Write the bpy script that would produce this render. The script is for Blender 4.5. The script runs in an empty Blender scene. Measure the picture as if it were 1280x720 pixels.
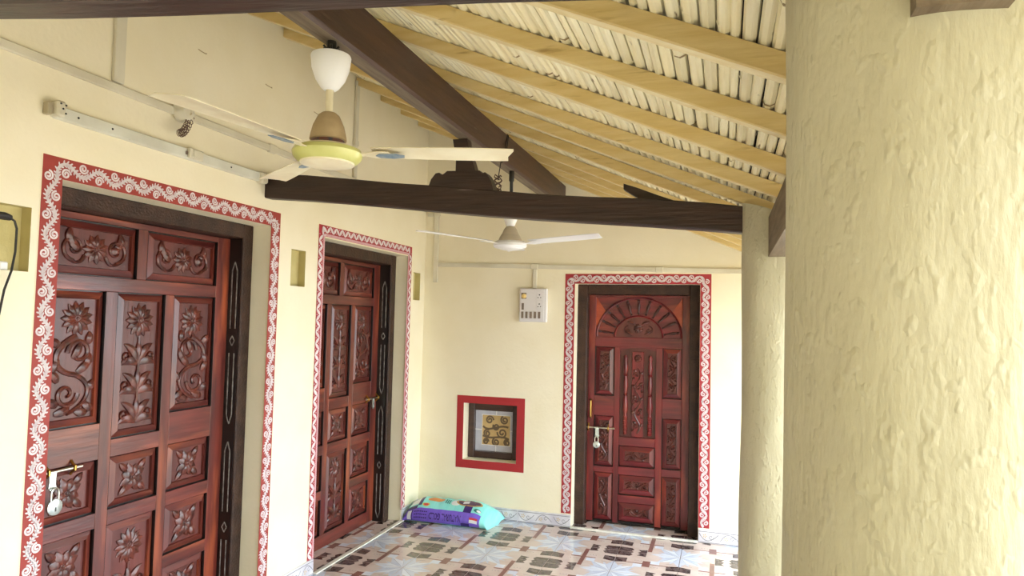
import bpy, bmesh, math, random
from mathutils import Vector, Matrix
R = random.Random(7)
PI = math.pi
sc = bpy.context.scene
col = sc.collection

# ------------------------------------------------------------------ camera
cam_d = bpy.data.cameras.new('camera'); cam = bpy.data.objects.new('camera', cam_d); col.objects.link(cam)
cam_d.sensor_width = 36.0; cam_d.lens = 852.9 * 36 / 1280; cam_d.clip_start = .02
cf = Vector((-0.29647083, 0.95382695, 0.04815814)); cr = Vector((0.95500981, 0.29567027, 0.02313791)); cu = Vector((-0.00783064, -0.05285121, 0.9985717))
m = Matrix((cr, cu, -cf)).transposed().to_4x4(); m.translation = Vector((2.5063, 0, 1.65)); cam.matrix_world = m
sc.camera = cam

# ------------------------------------------------------------------ world, sun, exposure
w = bpy.data.worlds.new('world'); sc.world = w; w.use_nodes = True
nt = w.node_tree; nt.nodes.clear()
bg = nt.nodes.new('ShaderNodeBackground'); wo = nt.nodes.new('ShaderNodeOutputWorld')
bg.inputs[0].default_value = (.83, .93, 1.0, 1); bg.inputs[1].default_value = 4.6
nt.links.new(bg.outputs[0], wo.inputs[0])
sd = bpy.data.lights.new('sun', 'SUN'); sd.energy = 9.0; sd.angle = .01; sd.color = (1, .95, .86)
so = bpy.data.objects.new('sun', sd); col.objects.link(so)
so.rotation_euler = Vector((.62, .12, -.78)).to_track_quat('-Z', 'Y').to_euler(); so.location = (-6, 0, 9)
sc.view_settings.view_transform = 'Standard'; sc.view_settings.look = 'None'
sc.view_settings.gamma = 1.0; sc.view_settings.use_curve_mapping = False
sc.view_settings.exposure = 0.85

# ------------------------------------------------------------------ materials
def s2l(c): return tuple(((x / 255) / 12.92 if x <= 10 else (((x / 255) + .055) / 1.055) ** 2.4) for x in c)
MATS = {}
def mat(name, c, rough=.6, c2=None, scale=(8, 8, 8), bump=0.0, bscale=40, metal=0.0, coat=0.0, spec=.5, contrast=(.35, .65), detail=4,
        rand=0.0, c3=None, scale3=6, thr3=(.6, .7), bump2=0.0, bscale2=6, bump3=0.0, bscale3=20):
    if name in MATS: return MATS[name]
    M = bpy.data.materials.new(name); M.use_nodes = True; N = M.node_tree.nodes; Lk = M.node_tree.links
    b = N['Principled BSDF']; b.inputs['Roughness'].default_value = rough; b.inputs['Metallic'].default_value = metal
    b.inputs['Specular IOR Level'].default_value = spec
    if coat: b.inputs['Coat Weight'].default_value = coat; b.inputs['Coat Roughness'].default_value = .12
    tc = N.new('ShaderNodeTexCoord')
    base = (*s2l(c), 1)
    b.inputs['Base Color'].default_value = base
    out = None
    def noise(sv, det=detail, uni=None):
        mp = N.new('ShaderNodeMapping'); mp.inputs['Scale'].default_value = sv
        Lk.new(tc.outputs['Object'], mp.inputs[0])
        n = N.new('ShaderNodeTexNoise'); n.inputs['Scale'].default_value = 1; n.inputs['Detail'].default_value = det
        Lk.new(mp.outputs[0], n.inputs[0]); return n
    if c2:
        n = noise(scale); rp = N.new('ShaderNodeValToRGB'); Lk.new(n.outputs[0], rp.inputs[0])
        rp.color_ramp.elements[0].position = contrast[0]; rp.color_ramp.elements[1].position = contrast[1]
        rp.color_ramp.elements[0].color = base; rp.color_ramp.elements[1].color = (*s2l(c2), 1)
        out = rp.outputs[0]
    if c3:
        n = noise((scale3,) * 3 if not isinstance(scale3, tuple) else scale3); rp = N.new('ShaderNodeValToRGB'); Lk.new(n.outputs[0], rp.inputs[0])
        rp.color_ramp.elements[0].position = thr3[0]; rp.color_ramp.elements[1].position = thr3[1]
        mx = N.new('ShaderNodeMix'); mx.data_type = 'RGBA'; Lk.new(rp.outputs[0], mx.inputs[0])
        if out: Lk.new(out, mx.inputs[6])
        else: mx.inputs[6].default_value = base
        mx.inputs[7].default_value = (*s2l(c3), 1); out = mx.outputs[2]
    if rand:
        oi = N.new('ShaderNodeObjectInfo'); hs = N.new('ShaderNodeHueSaturation')
        mr = N.new('ShaderNodeMapRange'); mr.inputs[3].default_value = 1 - rand; mr.inputs[4].default_value = 1 + rand
        Lk.new(oi.outputs['Random'], mr.inputs[0]); Lk.new(mr.outputs[0], hs.inputs['Value'])
        if out: Lk.new(out, hs.inputs['Color'])
        else: hs.inputs['Color'].default_value = base
        out = hs.outputs[0]
    if out: Lk.new(out, b.inputs['Base Color'])
    if bump:
        n = noise((bscale,) * 3 if not isinstance(bscale, tuple) else bscale, 5)
        bp = N.new('ShaderNodeBump'); bp.inputs['Strength'].default_value = bump; bp.inputs['Distance'].default_value = .01
        Lk.new(n.outputs[0], bp.inputs['Height'])
        if bump2:
            n2 = noise((bscale2,) * 3 if not isinstance(bscale2, tuple) else bscale2, 3)
            b2 = N.new('ShaderNodeBump'); b2.inputs['Strength'].default_value = bump2; b2.inputs['Distance'].default_value = .03
            Lk.new(n2.outputs[0], b2.inputs['Height']); Lk.new(b2.outputs[0], bp.inputs['Normal'])
        last = bp
        if bump3:
            n3 = noise((bscale3,) * 3 if not isinstance(bscale3, tuple) else bscale3, 2); r3 = N.new('ShaderNodeValToRGB'); Lk.new(n3.outputs[0], r3.inputs[0])
            r3.color_ramp.elements[0].position = .56; r3.color_ramp.elements[1].position = .68
            b3 = N.new('ShaderNodeBump'); b3.inputs['Strength'].default_value = bump3; b3.inputs['Distance'].default_value = .012
            Lk.new(r3.outputs[0], b3.inputs['Height']); Lk.new(bp.outputs[0], b3.inputs['Normal']); last = b3
        Lk.new(last.outputs[0], b.inputs['Normal'])
    MATS[name] = M; return M

PLASTER = mat('cream_plaster', (238, 228, 199), .62, (243, 234, 209), (2.5, 2.5, 2.5), .10, 45, bump2=.10, bscale2=7)
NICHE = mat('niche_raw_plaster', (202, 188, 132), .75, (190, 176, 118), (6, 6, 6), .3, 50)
PILLAR = mat('column_plaster', (184, 177, 148), .5, (194, 187, 160), (3, 3, 2), .20, (130, 130, 36), bump2=.22, bscale2=(20, 20, 12), bump3=.20, bscale3=(44, 44, 26))
OCHRE = mat('ochre_rafter', (224, 200, 142), .6, (214, 186, 122), (4, 30, 30), .25, (6, 60, 60), c3=(160, 128, 72), scale3=(5, 40, 40), thr3=(.66, .8), rand=.06)
REED = mat('reed_cream', (246, 238, 204), .36, (236, 224, 182), (26, 2.2, 26), .35, (90, 3, 90), c3=(112, 92, 62), scale3=(60, 7, 60), thr3=(.68, .74), rand=.07)
OCHREB = mat('rafter_underside_cream', (236, 222, 180), .6, (226, 206, 154), (4, 30, 30), .2, (6, 60, 60))  # paler cream, used only on the rafter undersides
REEDK = mat('reed_joint', (150, 128, 86), .6)
DECK = mat('deck_dark', (40, 32, 24), .9)
BEAM = mat('beam_dark', (40, 26, 22), .42, (60, 40, 33), (3, 30, 30), .35, (5, 70, 70), c3=(122, 108, 108), scale3=(5, 60, 60), thr3=(.69, .80))
BEAMY = mat('beam_dark_purlin', (58, 38, 31), .42, (80, 54, 42), (30, 3, 30), .35, (70, 5, 70), c3=(124, 112, 112), scale3=(60, 4, 60), thr3=(.68, .80))
BEAMG = mat('beam_weathered', (128, 114, 96), .7, (98, 84, 68), (40, 3, 40), .3, (70, 5, 70))
WOODV = mat('door_wood_upright', (114, 48, 38), .32, (76, 30, 27), (16, 16, 2.2), .18, (50, 50, 5), coat=.30, c3=(166, 84, 52), scale3=(12, 12, 1.6), thr3=(.52, .75), rand=.12)
WOODH = mat('door_wood_cross', (112, 48, 40), .32, (76, 30, 28), (2.2, 2.2, 22), .18, (5, 5, 60), coat=.30, c3=(160, 80, 52), scale3=(1.6, 1.6, 14), thr3=(.52, .75), rand=.12)
WOODF = mat('door_wood_field', (104, 47, 41), .36, (76, 32, 29), (14, 14, 3), .2, (40, 40, 6), coat=.15, rand=.15)
CARVE = mat('door_carving', (108, 48, 36), .34, (62, 26, 22), (26, 26, 26), .1, 60, coat=.30)
WOOD3V = mat('arch_door_upright', (128, 38, 38), .34, (84, 24, 28), (16, 16, 2.2), .18, (50, 50, 5), coat=.30, c3=(160, 66, 44), scale3=(9, 9, 1.6), thr3=(.55, .75), rand=.10)
WOOD3H = mat('arch_door_cross', (124, 38, 42), .34, (84, 25, 30), (2.2, 2.2, 22), .18, (5, 5, 60), coat=.30, c3=(150, 62, 44), scale3=(1.6, 1.6, 14), thr3=(.55, .75), rand=.10)
WOODO = mat('orange_wood', (190, 84, 48), .35, (150, 56, 38), (3, 3, 14), .1, 40, coat=.25)
FRAME = mat('door_frame_paint', (68, 46, 36), .42, (50, 34, 28), (14, 14, 14), .5, 90, spec=.3)
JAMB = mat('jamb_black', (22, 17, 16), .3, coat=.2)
JLINE = mat('jamb_carved_line', (150, 146, 142), .6, (90, 84, 80), (30, 30, 30))
REDB = mat('border_crimson', (160, 40, 50), .6, (168, 48, 56), (6, 6, 6), .05, 60)
RED = mat('border_red', (150, 52, 44), .6, (160, 58, 50), (6, 6, 6), .05, 60)
RED2 = mat('window_red', (172, 42, 48), .6, (164, 38, 44), (6, 6, 6), .05, 60)
PINK = mat('border_pink', (206, 138, 144), .6)
WHITEP = mat('border_white', (232, 222, 224), .6, (212, 194, 198), (40, 40, 40))
FLINE = mat('border_cream_line', (248, 236, 204), .6)
CONDUIT = mat('conduit_pvc', (226, 220, 200), .45, (206, 198, 176), (3, 3, 3), .03, 40)
BATTEN = mat('batten_enamel', (228, 228, 216), .4, (206, 204, 190), (4, 4, 4), c3=(150, 140, 120), scale3=30, thr3=(.72, .78))
DARKP = mat('dark_plastic', (28, 26, 26), .4)
WHITEPL = mat('white_plastic', (244, 244, 246), .3)
GREYPL = mat('grey_plastic', (222, 218, 220), .4)
TOGGLE = mat('toggle_brown', (128, 112, 100), .5)
KNOB = mat('knob_ivory', (230, 200, 128), .4)
FANC = mat('fan_cream', (240, 232, 204), .32, (226, 214, 182), (10, 10, 10), coat=.15)
FANG = mat('fan_green_ring', (196, 196, 112), .3, (206, 206, 130), (10, 10, 10), coat=.3)
FANT = mat('fan_dusty_cup', (190, 168, 132), .6, (168, 146, 112), (14, 14, 14))
FANW = mat('fan_white', (240, 240, 244), .32, coat=.2)
FANGY = mat('fan_grey_cup', (202, 190, 172), .55, (186, 174, 156), (3, 3, 30))
PLATE = mat('blade_plate', (104, 128, 150), .5, (150, 158, 160), (40, 40, 40))
COPPER = mat('copper_winding', (120, 70, 54), .5, (70, 60, 70), (60, 60, 60))
STEEL = mat('steel', (208, 206, 196), .28, metal=1.0)
BRASS = mat('brass', (196, 156, 84), .3, metal=1.0)
LOCKW = mat('padlock_chrome', (226, 236, 234), .22, (200, 210, 208), (30, 30, 30), metal=.7)
WIRE = mat('wire_brown', (92, 66, 54), .6)
HOOK = mat('hook_painted', (176, 156, 118), .6)
BEIGE = mat('tile_beige', (212, 196, 188), .12, (202, 182, 172), (9, 9, 9))
TDARK = mat('tile_dark', (84, 73, 74), .16, (106, 94, 92), (40, 40, 40), c3=(56, 46, 46), scale3=24, thr3=(.5, .6))
TBROWN = mat('tile_brown', (126, 88, 82), .16, (146, 104, 96), (12, 12, 12))
TWHITE = mat('tile_white', (224, 228, 236), .12, (204, 214, 230), (12, 12, 12))
TWHITE2 = mat('tile_pale_blue', (202, 208, 224), .12, (188, 196, 216), (14, 14, 14))
TGREY = mat('tile_grey_line', (150, 146, 150), .2)
GROUT = mat('grout', (150, 138, 130), .8)
SKIRT = mat('skirt_white', (226, 224, 228), .2, (200, 196, 206), (10, 10, 10))
SKD = mat('skirt_line', (112, 112, 118), .3)
SKG = mat('skirt_gold', (196, 168, 112), .3)
MARBLE = mat('marble_strip', (240, 238, 228), .25, (216, 212, 200), (20, 20, 20))
GROUND = mat('courtyard_ground', (176, 166, 150), .9, (160, 148, 130), (3, 3, 3), .1, 20)
SACKA = mat('sack_aqua', (134, 226, 222), .35, (150, 234, 230), (60, 5, 5), .12, (90, 20, 20))
SACKP = mat('sack_purple', (118, 92, 206), .32, (130, 104, 214), (50, 8, 8), .12, (90, 20, 20))
SACKD = mat('sack_dark_purple', (54, 30, 110), .35)
SACKO = mat('sack_orange', (222, 150, 88), .4)
SACKR = mat('sack_red', (206, 70, 80), .4)
SACKY = mat('sack_yellow', (232, 190, 60), .4)
SACKW = mat('sack_white', (232, 236, 240), .4)
SACKG = mat('sack_gold', (196, 156, 84), .4)
SACKB = mat('sack_brown', (92, 70, 92), .4)
SACKT = mat('sack_teal', (40, 120, 110), .4)
WFRAME = mat('window_frame_dark', (54, 34, 30), .35, (70, 46, 38), (4, 4, 30), .3, 60, coat=.2)
FROST = mat('frosted_pane', (196, 198, 214), .18, (214, 216, 228), (8, 8, 8))
GOLD = mat('gold_panel', (214, 186, 132), .35, (200, 170, 116), (10, 10, 10))
GOLDL = mat('gold_scroll', (110, 92, 70), .4)

# ------------------------------------------------------------------ mesh helpers
class MB:
    def __init__(s): s.v = []; s.f = []; s.mi = []; s.mats = []; s.sm = []
    def idx(s, M):
        if M not in s.mats: s.mats.append(M)
        return s.mats.index(M)
    def add(s, vs, fs, M=None, smooth=False):
        o = len(s.v); s.v += [Vector(v) for v in vs]; k = s.idx(M)
        for f in fs: s.f.append([i + o for i in f]); s.mi.append(k); s.sm.append(smooth)
        return s
    def box(s, x0, x1, y0, y1, z0, z1, M=None, c=0.0):
        if c <= 0:
            vs = [(x, y, z) for x in (x0, x1) for y in (y0, y1) for z in (z0, z1)]
            return s.add(vs, [(0, 1, 3, 2), (4, 6, 7, 5), (0, 4, 5, 1), (2, 3, 7, 6), (0, 2, 6, 4), (1, 5, 7, 3)], M)
        bm = bmesh.new(); bmesh.ops.create_cube(bm, size=1)
        for v in bm.verts: v.co = Vector(((x0 + x1) / 2 + v.co.x * (x1 - x0), (y0 + y1) / 2 + v.co.y * (y1 - y0), (z0 + z1) / 2 + v.co.z * (z1 - z0)))
        bmesh.ops.bevel(bm, geom=list(bm.edges), offset=c, segments=1, affect='EDGES')
        bm.verts.index_update(); s.add([v.co.copy() for v in bm.verts], [[v.index for v in f.verts] for f in bm.faces], M); bm.free(); return s
    def hexa(s, P, M=None):   # eight corners: bottom ring 0-3, top ring 4-7
        return s.add(P, [(3, 2, 1, 0), (4, 5, 6, 7), (0, 1, 5, 4), (1, 2, 6, 5), (2, 3, 7, 6), (3, 0, 4, 7)], M)
    def tube(s, path, r, M=None, n=8, cap=True):
        P = [Vector(p) for p in path]; rs = r if isinstance(r, (list, tuple)) else [r] * len(P); vs = []; fs = []
        ref = None
        for i, p in enumerate(P):
            t = (P[min(i + 1, len(P) - 1)] - P[max(i - 1, 0)]).normalized()
            if ref is None: ref = Vector((0, 0, 1)) if abs(t.z) < .9 else Vector((1, 0, 0))
            a = (ref - t * ref.dot(t)).normalized(); b = t.cross(a); ref = a
            for k in range(n):
                an = 2 * PI * k / n; vs.append(p + (a * math.cos(an) + b * math.sin(an)) * rs[i])
        for i in range(len(P) - 1):
            for k in range(n):
                fs.append((i * n + k, i * n + (k + 1) % n, (i + 1) * n + (k + 1) % n, (i + 1) * n + k))
        if cap: fs += [tuple(reversed(range(n))), tuple(range((len(P) - 1) * n, len(P) * n))]
        return s.add(vs, fs, M, True)
    def lathe(s, prof, M=None, c=(0, 0, 0), n=28, axis=None, cap=True):   # prof: (r, h)
        ax = Vector(axis or (0, 0, 1)).normalized(); ref = Vector((1, 0, 0)) if abs(ax.x) < .9 else Vector((0, 1, 0))
        a = (ref - ax * ref.dot(ax)).normalized(); b = ax.cross(a); c = Vector(c); vs = []; fs = []
        for r, h in prof:
            for k in range(n):
                an = 2 * PI * k / n; vs.append(c + ax * h + (a * math.cos(an) + b * math.sin(an)) * r)
        for i in range(len(prof) - 1):
            for k in range(n): fs.append((i * n + k, i * n + (k + 1) % n, (i + 1) * n + (k + 1) % n, (i + 1) * n + k))
        if cap:
            fs += [tuple(reversed(range(n))), tuple(range((len(prof) - 1) * n, len(prof) * n))]
        return s.add(vs, fs, M, True)
    def mesh(s, name, off=Vector((0, 0, 0)), ang=.6):
        me = bpy.data.meshes.new(name); me.from_pydata([tuple(v - off) for v in s.v], [], s.f)
        for M in s.mats: me.materials.append(M)
        me.polygons.foreach_set('material_index', s.mi); me.polygons.foreach_set('use_smooth', s.sm)
        me.update()
        if any(s.sm): me.set_sharp_from_angle(angle=ang)
        return me
ORG = {}
def root(name, loc, label=None, cat=None, group=None, kind=None):
    o = bpy.data.objects.new(name, None); o.empty_display_size = .05; col.objects.link(o); o.location = loc; ORG[o] = Vector(loc)
    return tag(o, label, cat, group, kind)
def tag(o, label=None, cat=None, group=None, kind=None):
    if label: o['label'] = label
    if cat: o['category'] = cat
    if group: o['group'] = group
    if kind: o['kind'] = kind
    return o
def build(name, mb, parent=None, ang=.6, label=None):
    if parent is not None: off = ORG[parent]
    else:
        lo = [min(v[i] for v in mb.v) for i in range(3)]; hi = [max(v[i] for v in mb.v) for i in range(3)]
        off = Vector(((lo[0] + hi[0]) / 2, (lo[1] + hi[1]) / 2, lo[2]))
    o = bpy.data.objects.new(name, mb.mesh(name, off, ang)); col.objects.link(o)
    if parent is not None: o.parent = parent
    else: o.location = off
    ORG[o] = off
    if label: o['label'] = label
    return o

class FrameMap:   # 2-D surface frame: origin, U, V, outward N
    def __init__(s, o, U, V, N): s.o = Vector(o); s.U = Vector(U); s.V = Vector(V); s.N = Vector(N)
    def __call__(s, u, v, h=0): return s.o + s.U * u + s.V * v + s.N * h
LW = FrameMap((0, 0, 0), (0, 1, 0), (0, 0, 1), (1, 0, 0))        # left wall: u = y, v = z
YB = 5.477
BW = FrameMap((0, YB, 0), (1, 0, 0), (0, 0, 1), (0, -1, 0))      # back wall: u = x, v = z

def ribbon(mb, F, path, wd, M, h=0.0, ridge=None, flip=False):
    # flat (or ridged, when ridge is given) strip along a 2-D path; wd = width or function of t
    n = len(path); vs = []; fs = []
    for i, p in enumerate(path):
        a = path[max(i - 1, 0)]; b = path[min(i + 1, n - 1)]; dx, dy = b[0] - a[0], b[1] - a[1]; l = math.hypot(dx, dy) or 1e-9
        nx, ny = -dy / l, dx / l; t = i / max(n - 1, 1); ww = (wd(t) if callable(wd) else wd) / 2
        vs.append(F(p[0] + nx * ww, p[1] + ny * ww, h))
        if ridge is not None:
            rh = ridge(t) if callable(ridge) else ridge; w2 = ww * .86
            vs += [F(p[0] + nx * w2, p[1] + ny * w2, h + rh * .6), F(p[0], p[1], h + rh), F(p[0] - nx * w2, p[1] - ny * w2, h + rh * .6)]
        vs.append(F(p[0] - nx * ww, p[1] - ny * ww, h))
    k = 2 if ridge is None else 5
    for i in range(n - 1):
        for j in range(k - 1):
            fs.append((i * k + j, i * k + j + 1, (i + 1) * k + j + 1, (i + 1) * k + j))
    mb.add(vs, fs, M, ridge is not None)
def poly(mb, F, pts, M, h=0.0): mb.add([F(p[0], p[1], h) for p in pts], [tuple(range(len(pts)))], M)
def rect(mb, F, u0, u1, v0, v1, M, h=0.0): poly(mb, F, [(u0, v0), (u1, v0), (u1, v1), (u0, v1)], M, h)
def ell(cx, cy, a, b, rot=0, n=10):
    return [(cx + a * math.cos(t) * math.cos(rot) - b * math.sin(t) * math.sin(rot), cy + a * math.cos(t) * math.sin(rot) + b * math.sin(t) * math.cos(rot)) for t in [2 * PI * k / n for k in range(n)]]
def spiral(cx, cy, r0, r1, a0, a1, n=16):
    return [(cx + (r0 + (r1 - r0) * i / n) * math.cos(a0 + (a1 - a0) * i / n), cy + (r0 + (r1 - r0) * i / n) * math.sin(a0 + (a1 - a0) * i / n)) for i in range(n + 1)]
def bez(p0, p1, p2, p3, n=12):
    o = []
    for i in range(n + 1):
        t = i / n; q = 1 - t
        o.append(tuple(q ** 3 * p0[k] + 3 * q * q * t * p1[k] + 3 * q * t * t * p2[k] + t ** 3 * p3[k] for k in (0, 1)))
    return o
def boxF(mb, F, u0, u1, v0, v1, h0, h1, M, c=0.0):
    a = F(u0, v0, h0); b = F(u1, v1, h1)
    mb.box(min(a.x, b.x), max(a.x, b.x), min(a.y, b.y), max(a.y, b.y), min(a.z, b.z), max(a.z, b.z), M, c)

# ------------------------------------------------------------------ the setting: ground, floor, walls
g = MB(); g.box(-3, 26, -16, 22, -.5, -.32, GROUND); tag(build('ground', g), 'pale bare courtyard ground outside the verandah', kind='structure')
fl = MB(); fl.box(-.40, 2.98, -2.6, 6.0, -.34, -.012, GROUT)
floor = tag(build('floor', fl), 'verandah floor of patterned glazed tiles', kind='structure')

def tile_mesh(name, flip):
    t = .4351; gq = .0016; F = FrameMap((0, 0, 0), (1, 0, 0), (0, 1, 0), (0, 0, 1)); mb = MB()
    mb.box(gq, t - gq, gq, t - gq, -.010, 0, BEIGE)
    def P(pts, M, h):
        q = [((1 - a) if flip else a, b) for a, b in pts]
        a2 = sum(q[i][0] * q[(i + 1) % len(q)][1] - q[(i + 1) % len(q)][0] * q[i][1] for i in range(len(q)))
        if a2 < 0: q.reverse()
        poly(mb, F, [(min(max(a, .004), .996) * t, min(max(b, .004), .996) * t) for a, b in q], M, h)
    def both(pts, M, h): P(pts, M, h); P([(1 - a, 1 - b) for a, b in pts], M, h)
    # star quarters at (0,0) and (1,1)
    pol = lambda r, d: (r * math.cos(math.radians(d)), r * math.sin(math.radians(d)))
    for d0_, d1_, M1 in ((0, 22.5, TWHITE), (45, 22.5, TWHITE2), (45, 67.5, TWHITE), (90, 67.5, TWHITE2)):
        both([(0, 0), pol(.48 if d0_ != 45 else .50, d0_), pol(.27, d1_)], M1, .0004)
    for d in (22.5, 67.5): both([pol(.13, d), pol(.25, d - 9), pol(.40, d), pol(.25, d + 9)], TWHITE2, .0003)
    for d in (22.5, 45, 67.5): both([pol(.03, d - 4), pol(.42 if d == 45 else .26, d - .5), pol(.42 if d == 45 else .26, d + .5), pol(.03, d + 4)], TGREY, .0006)
    # dark quarters at (1,0) and (0,1): stacked blocks split by the joints, with an outer wing
    def dark(pts, M, h): both([(1 - a, b) for a, b in pts], M, h)
    dark([(0, .004), (.25, .004), (.205, .06), (.245, .12), (.20, .20), (0, .215)], TDARK, .0004)
    dark([(0, .33), (.185, .31), (.185, .50), (0, .555)], TDARK, .0004)
    dark([(.315, 0), (.36, .07), (.31, .14), (.46, .17), (.46, 0)], TDARK, .0004)
    # brown cross with pale squares
    if flip:
        P([(.465, .10), (.535, .10), (.535, .90), (.465, .90)], TBROWN, .0005); P([(.30, .475), (.70, .475), (.70, .51), (.30, .51)], TBROWN, .0007)
    else:
        P([(.44, .37), (.56, .37), (.56, .63), (.44, .63)], TBROWN, .0005); P([(.16, .485), (.84, .485), (.84, .512), (.16, .512)], TBROWN, .0007)
    both([(.56, .53), (.70, .53), (.70, .67), (.56, .67)], TWHITE, .0005)
    both([(.56, .32), (.70, .32), (.70, .455), (.56, .455)], BEIGE, .0004)
    for k in range(5):
        a = .58 + k * .024; both([(a, .36 + .03 * (k % 2)), (a + .016, .375 + .03 * (k % 2)), (a + .009, .41)], TGREY, .0008)
    both([(.80, .60), (.97, .62), (.97, .632), (.80, .612)], TGREY, .0005)
    return mb.mesh(name)
TM = [tile_mesh('floor_tile', False), tile_mesh('floor_tile_mirrored', True)]
for i in range(-2, 6):
    for j in range(-15, 4):
        x, y = .4867 + .4351 * i, 4.1976 + .4351 * j
        o = bpy.data.objects.new('floor_tile', TM[(i + j) % 2]); col.objects.link(o); o.parent = floor
        o.location = Vector((x, y, 0)) - ORG[floor]

def wall(F, us, vs, holes, extra=None):
    """front face in frame F with rectangular recesses (u0,u1,v0,v1,depth)"""
    mb = MB(); U = sorted(set(us + [h[0] for h in holes] + [h[1] for h in holes])); V = sorted(set(vs + [h[2] for h in holes] + [h[3] for h in holes]))
    for a, b in zip(U, U[1:]):
        for c, d in zip(V, V[1:]):
            mu, mv = (a + b) / 2, (c + d) / 2
            if any(h[0] < mu < h[1] and h[2] < mv < h[3] for h in holes): continue
            rect(mb, F, a, b, c, d, PLASTER)
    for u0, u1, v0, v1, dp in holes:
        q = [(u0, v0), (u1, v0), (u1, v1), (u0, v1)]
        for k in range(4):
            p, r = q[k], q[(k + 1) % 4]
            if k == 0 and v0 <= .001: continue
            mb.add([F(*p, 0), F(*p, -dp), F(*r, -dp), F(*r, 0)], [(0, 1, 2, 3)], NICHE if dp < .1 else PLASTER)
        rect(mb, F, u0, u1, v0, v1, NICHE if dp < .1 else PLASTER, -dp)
    T = -.36
    mb.add([F(U[0], V[0], 0), F(U[-1], V[0], 0), F(U[-1], V[-1], 0), F(U[0], V[-1], 0), F(U[0], V[0], T), F(U[-1], V[0], T), F(U[-1], V[-1], T), F(U[0], V[-1], T)],
           [(1, 5, 6, 2), (2, 6, 7, 3), (3, 7, 4, 0), (4, 7, 6, 5)], PLASTER)
    return mb
D1 = (2.03, 3.342); D2 = (3.887, 5.142); D3 = (1.346, 2.332)
DZ = 2.168; DZ3 = 1.968
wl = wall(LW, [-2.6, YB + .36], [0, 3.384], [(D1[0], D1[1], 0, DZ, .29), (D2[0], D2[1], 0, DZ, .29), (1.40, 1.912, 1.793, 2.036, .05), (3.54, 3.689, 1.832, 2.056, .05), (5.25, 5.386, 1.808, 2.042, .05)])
wall_left = tag(build('wall_left', wl), 'cream plastered wall with two carved doors', kind='structure')
wb = wall(BW, [0, 3.0], [0, 2.06], [(D3[0], D3[1], 0, DZ3, .29), (.399, .873, .468, .945, .20)])
wb.add([BW(0, 2.06), BW(3.0, 2.06), BW(3.0, 2.124), BW(0, 3.384), BW(0, 2.06, -.36), BW(3.0, 2.06, -.36), BW(3.0, 2.124, -.36), BW(0, 3.384, -.36)],
       [(0, 1, 2, 3), (4, 7, 6, 5), (3, 2, 6, 7), (1, 5, 6, 2)], PLASTER)
wall_back = tag(build('wall_back', wb), 'cream plastered end wall with the arched door and small window', kind='structure')

mb = MB(); mb.box(.01, 7.5, -1.95, -1.60, -.32, 3.0, PLASTER); tag(build('wall_light_blocker', mb), 'unseen cream wall added behind the viewer to dim the near column', kind='structure')  # out-of-view wall, added to cut the sky light on the near column

# ------------------------------------------------------------------ roof: rafters, reeds, deck
SL = -.42; Z0 = 3.30
def rz(x): return Z0 + SL * x
dk = MB(); a, b = -.36, 3.32; h0, h1 = .094, .15
dk.hexa([(a, -2.6, rz(a) + h0), (b, -2.6, rz(b) + h0), (b, YB + .36, rz(b) + h0), (a, YB + .36, rz(a) + h0), (a, -2.6, rz(a) + h1), (b, -2.6, rz(b) + h1), (b, YB + .36, rz(b) + h1), (a, YB + .36, rz(a) + h1)], DECK)
dk.box(-.42, -.36, -2.6, YB + .36, 3.2, 3.58, DECK)
dk.hexa([(-.42, YB + .36, 3.2), (3.0, YB + .36, 1.9), (3.0, YB + .40, 1.9), (-.42, YB + .40, 3.2), (-.42, YB + .36, rz(-.42) + .15), (3.0, YB + .36, rz(3.) + .15), (3.0, YB + .40, rz(3.) + .15), (-.42, YB + .40, rz(-.42) + .15)], DECK)
ceil = tag(build('ceiling', dk), 'sloping lean-to roof lined with cream reeds on ochre rafters', kind='structure')
RAFT = [(-2.3, 0), (-1.85, 0), (-1.4, 0), (-.95, 0), (-.5, 0), (-.05, 0), (.37, 0), (.78, 0), (1.17, 0), (1.575, 0), (2.0, 0), (2.45, 0), (3.05, -.068), (3.375, -.03), (3.70, 0), (4.218, 0), (4.575, 0), (4.911, 0), (5.244, 0)]
for y0, sk in RAFT:
    r = MB(); xs = [.004 + (3.2 - .004) * k / 8 for k in range(9)]; vs = []
    wdt = R.uniform(.038, .045)
    for k, x in enumerate(xs):
        yy = y0 + sk * x + (R.uniform(-.004, .004) if 0 < k < 8 else 0); dz = R.uniform(-.003, .003) if 0 < k < 8 else 0; z = rz(x) + dz; e = .004
        vs += [(x, yy + e, z), (x, yy + wdt - e, z), (x, yy + wdt, z + e), (x, yy + wdt, rz(x) + .056), (x, yy, rz(x) + .056), (x, yy, z + e)]
    fs = []
    for k in range(8):
        for j in range(6): fs.append((k * 6 + j, k * 6 + (j + 1) % 6, (k + 1) * 6 + (j + 1) % 6, (k + 1) * 6 + j))
    fs += [tuple(reversed(range(6))), tuple(range(48, 54))]
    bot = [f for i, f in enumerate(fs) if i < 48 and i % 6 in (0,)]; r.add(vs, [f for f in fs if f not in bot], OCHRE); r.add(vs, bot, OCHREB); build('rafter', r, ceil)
cs = math.cos(math.atan(SL)); s_ = 0.012
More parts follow.
